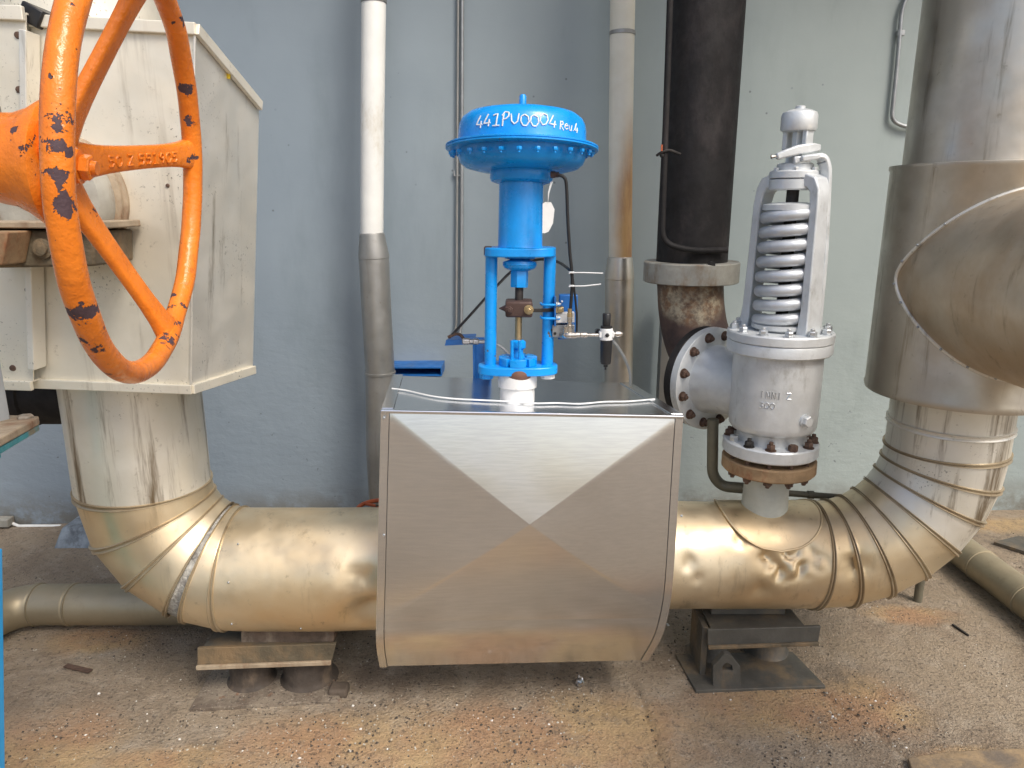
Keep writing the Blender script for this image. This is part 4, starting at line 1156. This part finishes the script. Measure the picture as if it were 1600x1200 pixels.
# ------------------------------------------------------------------ pipes in front of the wall
def wall_pipe(label, pts, r, joints, top_mat, cone, low, low_mat, low_r):
    o = pts[0]
    foot = low[-1]
    root = thing('wall_pipe', label, 'pipe', (foot.x, foot.y, 0), 'vertical pipes along the wall')
    MB().tube(pts, r, 40).build('upper_pipe', M[top_mat], root, smooth=60)
    for j in joints: MB().lathe(j, (0, 0, 1), [(r * 1.0, -.008), (r * 1.06, -.006), (r * 1.06, .006), (r * 1.0, .008)], 40).build('joint_ring', M['grey_cladding'], root)
    MB().lathe(cone[0], cone[1] - cone[0], [(r * 1.01, 0), (r * 1.08, .004), (low_r * 1.02, (cone[1] - cone[0]).length), (low_r * 1.02, (cone[1] - cone[0]).length + .012), (low_r, (cone[1] - cone[0]).length + .014)], 40).build('cone', M[low_mat], root, smooth=30)
    MB().tube(low, low_r, 40).build('lower_pipe', M[low_mat], root, smooth=60)
    return root
off = .20
a = [W(586, -130, off), W(584, 0, off), W(582, 180, off), W(581, 366, off)]
low = [W(584, 398, off), W(588, 480, off), W(594, 582, off), W(594, 700, off)]; low.append(V((low[-1].x + .004, low[-1].y, 0)))
rp = 18.8 * S(a[2]) / 1.02
wp = wall_pipe('white wall pipe with grey lower cladding left of the blue valve', a, rp, [W(584, 2, off)], 'white_paint', (W(581, 364, off), W(584, 399, off)), low, 'grey_cladding', 23.5 * S(low[1]) / 1.02)
MB().lathe(W(594, 582, off), (0, 0, 1), [(21.5 * S(low[1]), -.006), (24.5 * S(low[1]), -.004), (24.5 * S(low[1]), .004), (21.5 * S(low[1]), .006)], 40).build('joint_ring', M['grey_cladding'], wp)
a = [W(975, -130, off), W(973, 0, off), W(970, 200, off), W(969, 402, off)]
low = [W(968, 430, off), W(967, 520, off), W(966, 600, off)]; low.append(V((low[-1].x, low[-1].y, 0)))
wall_pipe('cream wall pipe with orange rust stain right of the blue valve', a, 19 * S(a[2]) / 1.02, [W(972.5, 52, off)], 'stained_pipe', (W(969, 401, off), W(968, 431, off)), low, 'brown_cladding', 22.5 * S(low[1]) / 1.02)
g0 = W(1038, 530, .08)
b = MB(); b.boxz(g0.x - .02, g0.x + .02, g0.y - .03, g0.y + .03, 0, W(1038, 470, .08).z)
tag(b.build('wall_post', M['grey_cladding'], bevel=.004), 'narrow grey post at the wall behind the rusty elbow', 'post')

# thin conduits on the wall
root = thing('wall_conduit', 'pair of thin conduits clipped to the wall behind the blue diaphragm', 'conduit', W(718, 525, .01))
for x0, x1, r_, m_ in ((716, 713, .0055, 'grey_cladding'), (722.5, 721, .0075, 'galvanised')):
    MB().tube([W(x0, -60, .018), W((x0 + x1) / 2, 250, .018), W(x1, 505, .018), W(x1 - 3, 524, .03)], r_, 10).build('tube', M[m_], root, smooth=60)
b = MB(); b.box(W(716, 274, .012), (.04, .012, .006)); b.box(W(710, 271, .014), (.006, .012, .022)); b.build('clip', M['galvanised'], root)
root = thing('wall_conduit', 'bent grey conduit on the wall left of the big right riser', 'conduit', W(1405, 197, .01))
MB().tube(bend([W(1425, -20, .02), W(1409, 12, .02), W(1402, 100, .02), W(1393, 188, .02), W(1412, 198, .02), W(1450, 199, .02)], .045), .009, 10).build('tube', M['galvanised'], root, smooth=60)
b = MB(); b.box(W(1407, 52, .015), (.03, .022, .022)); b.build('clip', M['galvanised'], root, bevel=.002)
# blue channel on the wall
b = MB(); q = [W(612, 577, .0), W(695, 576, .0), W(695, 563, .0), W(612, 564, .0)]
z0, z1 = q[0].z, q[2].z; x0, x1 = q[0].x, q[1].x
yb = wallY(x0)
b.boxz(x0, x1, yb - .14, yb + .01, z1 - .005, z1); b.boxz(x0, x1, yb - .14, yb + .01, z0, z0 + .005); b.boxz(x0, x1, yb - .005, yb + .01, z0 + .005, z1 - .005); b.boxz(x1 - .004, x1, yb - .14, yb - .005, z0 + .005, z1 - .005)
tag(b.build('wall_bracket', M['blue_bracket'], smooth=0), 'dark blue channel bracket on the wall beside the white pipe', 'bracket')

# ------------------------------------------------------------------ low pipes on the ground
def clad_run(label, pts, r, mat, seams, loc):
    root = thing('ground_pipe', label, 'pipe', loc)
    MB().tube(pts, r, 40).build('cladding', M[mat], root, smooth=60)
    for p, d in seams: MB().lathe(p, d, [(r * .98, -.008), (r + .004, -.006), (r + .002, 0), (r + .004, .006), (r * .98, .008)], 40).build('seam', M[mat], root)
    return root
rg = .073; Yg = 2.36; zg = .085
xa = P(62, 950, Yg).x
pe = V((xa - .02, Yg, zg))
pts = bend([V((-.55, Yg, zg)), V((xa - .07, Yg, zg)), V((xa - .14, Yg - .16, zg)), V((xa - .17, 1.2, zg))], .09, 10)
xs_ = P(115, 950, Yg).x
clad_run('low olive-clad pipe lying on the ground behind the left elbow', pts, rg, 'olive_cladding', [(V((xs_, Yg, zg)), V((1, 0, 0))), (V((P(60, 950, Yg).x, Yg, zg)), V((1, 0, 0))), (V((xa - .115, Yg - .09, zg)), V((.6, 1, 0))), (V((xa - .148, Yg - .24, zg)), V((.1, 1, 0)))], (-1.2, Yg, 0))
c0, c1 = G(1502, 905), G(1600, 985)
c0.z = c1.z = .075
d_ = (c1 - c0).normalized()
c0 = c0 + d_.cross(up) * -.055; c1 = c1 + d_.cross(up) * -.055
clad_run('low olive-clad pipe running out of frame under the right elbow', [c0 - d_ * .16, c0, c1, c1 + d_ * 1.0], .066, 'olive_cladding', [(c0 + d_ * .03, d_), (c0.lerp(c1, .8), d_)], (c0.x, c0.y, 0))
b = MB(); q = G(1437, 942); b.lathe((q.x, q.y + .016, -.01), (0, 0, 1), [(.0155, 0), (.0155, .28)], 20)
tag(b.build('drain_post', M['olive_paint'], smooth=60), 'short grey-green tube standing under the right elbow', 'post')

# ------------------------------------------------------------------ pipe supports
root = thing('pipe_support', 'brown rusty pipe support with timber packing under the left pipe', 'support', G(420, 1075))
q = [G(296, 1112), G(533, 1098), G(515, 1040), G(335, 1046)]
MB().prism([V((k.x, k.y, -.002)) for k in q], V((0, 0, .012))).build('base_plate', M['dusty_plate'], root, smooth=0, bevel=.002)
for px in (383, 472):
    c_ = G(px, 1084); r_ = .078 if px > 400 else .066; c_.y += r_ - .05
    MB().lathe((c_.x, c_.y + .05, .004), (0, 0, 1), [(r_ + .018, 0), (r_ + .004, .012), (r_, .02), (r_, .135)], 32).build('stub_column', M['stub_steel'], root, smooth=50)
A, B_, D, E = P(308, 1043, 1.94), P(518, 1035, 1.96), P(525, 1006, 1.96), P(308, 1013, 1.94)
MB().slab([A, B_, D, E], (0, .012, 0)).build('front_flange', M['support_brown'], root, bevel=.002)
b = MB(); b.slab([A + V((0, -.010, -.004)), B_ + V((0, -.010, -.004)), B_ + V((0, -.010, .010)), A + V((0, -.010, .010))], (0, .010, 0)); b.build('lower_lip', M['worn_plate'], root, bevel=.002)
zt_ = E.z
b = MB(); b.slab([V((A.x + .02, 1.952, zt_ - .012)), V((B_.x - .01, 1.972, zt_ - .012)), V((B_.x - .01, 2.2, zt_ - .012)), V((A.x + .02, 2.2, zt_ - .012))], (0, 0, .010)); b.build('top_plate', M['steel_paint'], root, bevel=.002)
MB().hexa([P(376, 1007, 1.975), P(522, 1004, 1.975), V((P(522, 1004, 1.975).x, 2.14, zt_)), V((P(376, 1007, 1.975).x, 2.14, zt_)), P(376, 986, 1.975), P(522, 986, 1.975), V((P(522, 1004, 1.975).x, 2.14, zt_ + .028)), V((P(376, 1007, 1.975).x, 2.14, zt_ + .028))]).build('packing', M['timber'], root, bevel=.004)
b = MB(); b.box(G(530, 1083) + V((0, 0, .012)), (.06, .05, .03)); b.build('lug', M['stub_concrete'], root, bevel=.008)

root = thing('pipe_support', 'dark grey-brown steel support with lifting lug under the right pipe', 'support', G(1180, 1050))
q = [G(1087, 1083), G(1290, 1076), G(1238, 1022), G(1055, 1025)]
MB().prism([V((k.x, k.y, -.002)) for k in q], V((0, 0, .012))).build('base_plate', M['steel_paint'], root, smooth=0, bevel=.002)
for px, py, r_ in ((1112, 1035, .06), (1205, 1032, .064)):
    c_ = G(px, py)
    MB().lathe((c_.x, c_.y + .05, .004), (0, 0, 1), [(r_ + .014, 0), (r_, .012), (r_, .145)], 32).build('stub_column', M['steel_paint'], root, smooth=50)
A, B_, D, E = P(1106, 1011, 2.03), P(1278, 1005, 2.04), P(1283, 979, 2.04), P(1106, 984, 2.03)
MB().slab([A, B_, D, E], (0, .012, 0)).build('front_flange', M['steel_paint'], root, bevel=.002)
b = MB(); b.slab([A + V((0, -.010, -.004)), B_ + V((0, -.010, -.004)), B_ + V((0, -.010, .008)), A + V((0, -.010, .008))], (0, .010, 0)); b.build('lower_lip', M['support_brown'], root, bevel=.002)
zt_ = E.z
b = MB(); b.slab([V((A.x + .01, 2.043, zt_ - .012)), V((B_.x - .04, 2.053, zt_ - .012)), V((B_.x - .06, 2.32, zt_ - .012)), V((A.x + .01, 2.32, zt_ - .012))], (0, 0, .010)); b.build('top_plate', M['steel_paint'], root, bevel=.002)
b = MB(); b.boxz(A.x + .03, B_.x - .08, 2.12, 2.24, zt_ - .002, zt_ + .022); b.build('saddle', M['steel_paint'], root, bevel=.003)
c_ = G(1086, 1030); b = MB(); b.boxz(c_.x - .01, c_.x + .01, 2.06, 2.2, 0, zt_ - .012); b.build('gusset', M['steel_paint'], root, bevel=.002)
YLg = G(1135, 1076).y
pts = [P(1114, 1073, YLg), P(1157, 1073, YLg), P(1157, 1043, YLg), P(1142, 1024, YLg), P(1132, 1022, YLg), P(1114, 1041, YLg)]
b = MB()
hole = [P(1129, 1048, YLg), P(1145, 1048, YLg), P(1144, 1040, YLg), P(1138, 1036, YLg), P(1134, 1036, YLg), P(1129, 1041, YLg)]
n_ = 6; th_ = V((0, .022, 0))
vs = pts + hole + [k + th_ for k in pts] + [k + th_ for k in hole]
fs = []
for i in range(6):
    j = (i + 1) % 6
    fs += [(i, j, 6 + j, 6 + i), (12 + j, 12 + i, 18 + i, 18 + j), (j, i, 12 + i, 12 + j), (6 + i, 6 + j, 18 + j, 18 + i)]
b.add(vs, fs); fix(b.build('lifting_lug', M['steel_paint'], root, smooth=0, bevel=.0015))

# ------------------------------------------------------------------ smaller things
ph = P(592, 795, 2.5)
root = thing('small_handwheel', 'small orange-red handwheel just showing between the left pipe and the shiny box', 'handwheel', (ph.x, ph.y, 0))
b = MB(); b.tube([ph + V((.08 * math.cos(2 * math.pi * k / 40), .08 * math.sin(2 * math.pi * k / 40), 0)) for k in range(40)], .008, 10, loop=True); b.build('rim', M['red_orange'], root)
for k in range(3):
    a = 2 * math.pi * k / 3 + .4
    MB().tube([ph + V((0, 0, .01)), ph + V((.08 * math.cos(a), .08 * math.sin(a), 0))], .006, 8).build('spoke', M['red_orange'], root)
MB().tube([V((ph.x, ph.y, 0)), ph + V((0, 0, .02))], .012, 12).build('stem', M['steel_paint'], root)

# stand at the left edge: worn plate on a teal bracket, grey post above
pl = P(20, 685, 1.30)
root = thing('equipment_stand', 'pale grey post on a rust-edged teal plate at the left frame edge', 'stand', (P(-90, 690, 1.4).x, 1.4, 0))
b = MB(); b.prism([P(-90, 700, 1.22), P(0, 699, 1.22), P(62, 664, 1.46), P(62, 661, 1.48), P(-90, 655, 1.6)], V((0, 0, .016))); fix(b.build('plate', M['worn_plate'], root, smooth=0, bevel=.003))
b = MB(); b.prism([P(-90, 712, 1.22), P(0, 711, 1.22), P(62, 673, 1.46), P(62, 671, 1.48), P(-90, 660, 1.6)], V((0, 0, .013))); fix(b.build('teal_plate', M['teal_paint'], root, smooth=0, bevel=.003))
x0, x1 = P(-90, 640, 1.46).x, P(15, 640, 1.46).x
zp = P(15, 690, 1.36).z
b = MB(); b.boxz(x0, x1, 1.36, 1.46, zp - .03, P(10, 524, 1.36).z); b.build('post', M['grey_stand'], root, bevel=.005)
b = MB(); b.hexnut(P(41, 660, 1.45), (0, 0, 1), .016, .016); b.build('nut', M['old_flange'], root)
b = MB(); xl_ = P(-90, 690, 1.4).x - .30; b.boxz(xl_ - .06, xl_, 1.3, 1.55, 0, P(-90, 690, 1.4).z - .01); b.boxz(xl_, P(-60, 690, 1.4).x, 1.38, 1.5, P(-90, 690, 1.4).z - .07, P(-90, 690, 1.4).z - .012); b.build('leg', M['teal_paint'], root)
q = P(6, 860, 1.25)
ta, tb = P(5, 856, 1.33), P(9, 1200, 1.33)
tb = ta + (tb - ta) * (ta.z / (ta.z - tb.z))
b = MB(); b.hexa([tb + V((-.08, -.08, 0)), tb + V((0, -.08, 0)), tb, tb + V((-.08, 0, 0)), ta + V((-.08, -.08, 0)), ta + V((0, -.08, 0)), ta, ta + V((-.08, 0, 0))])
tag(b.build('blue_post', M['blue_post'], bevel=.004), 'bright blue upright post cut off by the lower left frame edge', 'post')

# plinth at the wall and what stands on it
q = G(112, 858)
root = thing('concrete_plinth', 'rough bluish concrete plinth at the wall behind the left elbow', 'plinth', q)
b = MB(); x0, x1 = G(78, 860).x, G(175, 860).x
b.hexa([V((x0, q.y, -.01)), V((x1, q.y, -.01)), V((x1, q.y + .30, -.01)), V((x0, q.y + .30, -.01)), V((x0 + .03, q.y + .04, .085)), V((x1 - .02, q.y + .04, .085)), V((x1 - .02, q.y + .28, .085)), V((x0 + .03, q.y + .28, .085))])
pl_ = b.build('block', M['plinth_concrete'], root, smooth=0, bevel=.012)
b = MB(); b.lathe((x0 + .16, q.y + .16, .08), (0, 0, 1), [(.07, 0), (.07, .02), (.045, .025), (.04, .09), (.04, .3)], 24); b.build('pipe_foot', M['black_rust'], root)
b = MB(); b.tube([W(-40, 812, .02), W(12, 815, .02), W(30, 822, .02), W(95, 822, .02)], .008, 10)
tag(b.build('base_conduit', M['white_paint'], smooth=60), 'thin pale conduit along the wall base at far left', 'conduit')
b = MB(); b.box(W(6, 815, .03), (.07, .05, .04)); tag(b.build('conduit_box', M['old_flange'], bevel=.004), 'small pale junction box at the wall base, far left', 'box')

b = MB(); q = [G(1552, 852), G(1640, 880), G(1640, 848), G(1590, 843)]
b.prism([V((k.x, k.y, .004)) for k in q], V((0, 0, .014))); tag(fix(b.build('floor_plate', M['steel_paint'], smooth=0)), 'dark flat steel plate on the ground at far right', 'plate')
b = MB(); q = [G(1417, 1192), G(1480, 1182), G(1620, 1176), G(1700, 1260), G(1440, 1260)]
b.prism([V((k.x, k.y, .002)) for k in q], V((0, 0, .016))); tag(fix(b.build('floor_slab', M['ochre_plate'], smooth=0, bevel=.003)), 'edge of an ochre slab in the bottom right corner', 'slab')
b = MB(); q0, q1 = G(103, 1043), G(142, 1052)
b.bar([q0 + V((0, 0, .008)), q1 + V((0, 0, .008))], .018, .004, (0, 1, 0)); tag(b.build('scrap_strip', M['rust_bolt'], smooth=0), 'flat rusty scrap strip lying on the ground at left', 'scrap')
b = MB(); q = G(905, 1070); b.sphere(q + V((0, 0, .012)), .014, 12, 9)
b.v = [k + V((nz(k, 90), nz(k, 90, 3), nz(k, 90, 7))) * .010 for k in b.v]; tag(b.build('foil_ball', M['foil'], smooth=15), 'crumpled silver foil ball on the ground before the shiny box', 'litter')
b = MB(); q0 = G(1488, 978); q1 = G(1513, 995)
b.bar([q0 + V((0, 0, .006)), q1 + V((0, 0, .005))], .006, .006, up); tag(b.build('wire_piece', M['dark_bolt']), 'short dark wire piece on the ground right of the support', 'scrap')

# loose grit
def grit(name, n, mat, smin, smax, label, region, seed, flat=.5):
    rnd = random.Random(seed); b = MB()
    for _ in range(n):
        px = rnd.uniform(*region[0]); py = rnd.uniform(*region[1])
        c = G(px, py)
        if c.y > 3.25: continue
        s_ = smin + (smax - smin) * rnd.random() ** 3
        a = rnd.uniform(0, 6.28); k = [V((math.cos(a + t) * s_ * rnd.uniform(.6, 1.2), math.sin(a + t) * s_ * rnd.uniform(.6, 1.2), 0)) for t in (0, 1.6, 3.1, 4.7)]
        b.add([c + V((0, 0, -.002)) + q for q in k] + [c + V((rnd.uniform(-.3, .3) * s_, rnd.uniform(-.3, .3) * s_, s_ * flat * rnd.uniform(.6, 1.4)))], [(0, 1, 4), (1, 2, 4), (2, 3, 4), (3, 0, 4)])
    o = b.build(name, M[mat], smooth=0)
    return tag(o, label, 'grit', kind='stuff')
grit('dark_grit', 9000, 'grit_dark', .0012, .006, 'dark grit strewn over the ground', ((-40, 1640), (830, 1230)), 1)
grit('pale_grit', 5000, 'grit_pale', .0012, .005, 'pale grit strewn over the ground', ((-40, 1640), (830, 1230)), 2)
grit('white_chips', 260, 'chip_white', .002, .0075, 'white paint chips strewn over the ground', ((-40, 1640), (880, 1220)), 3, .35)
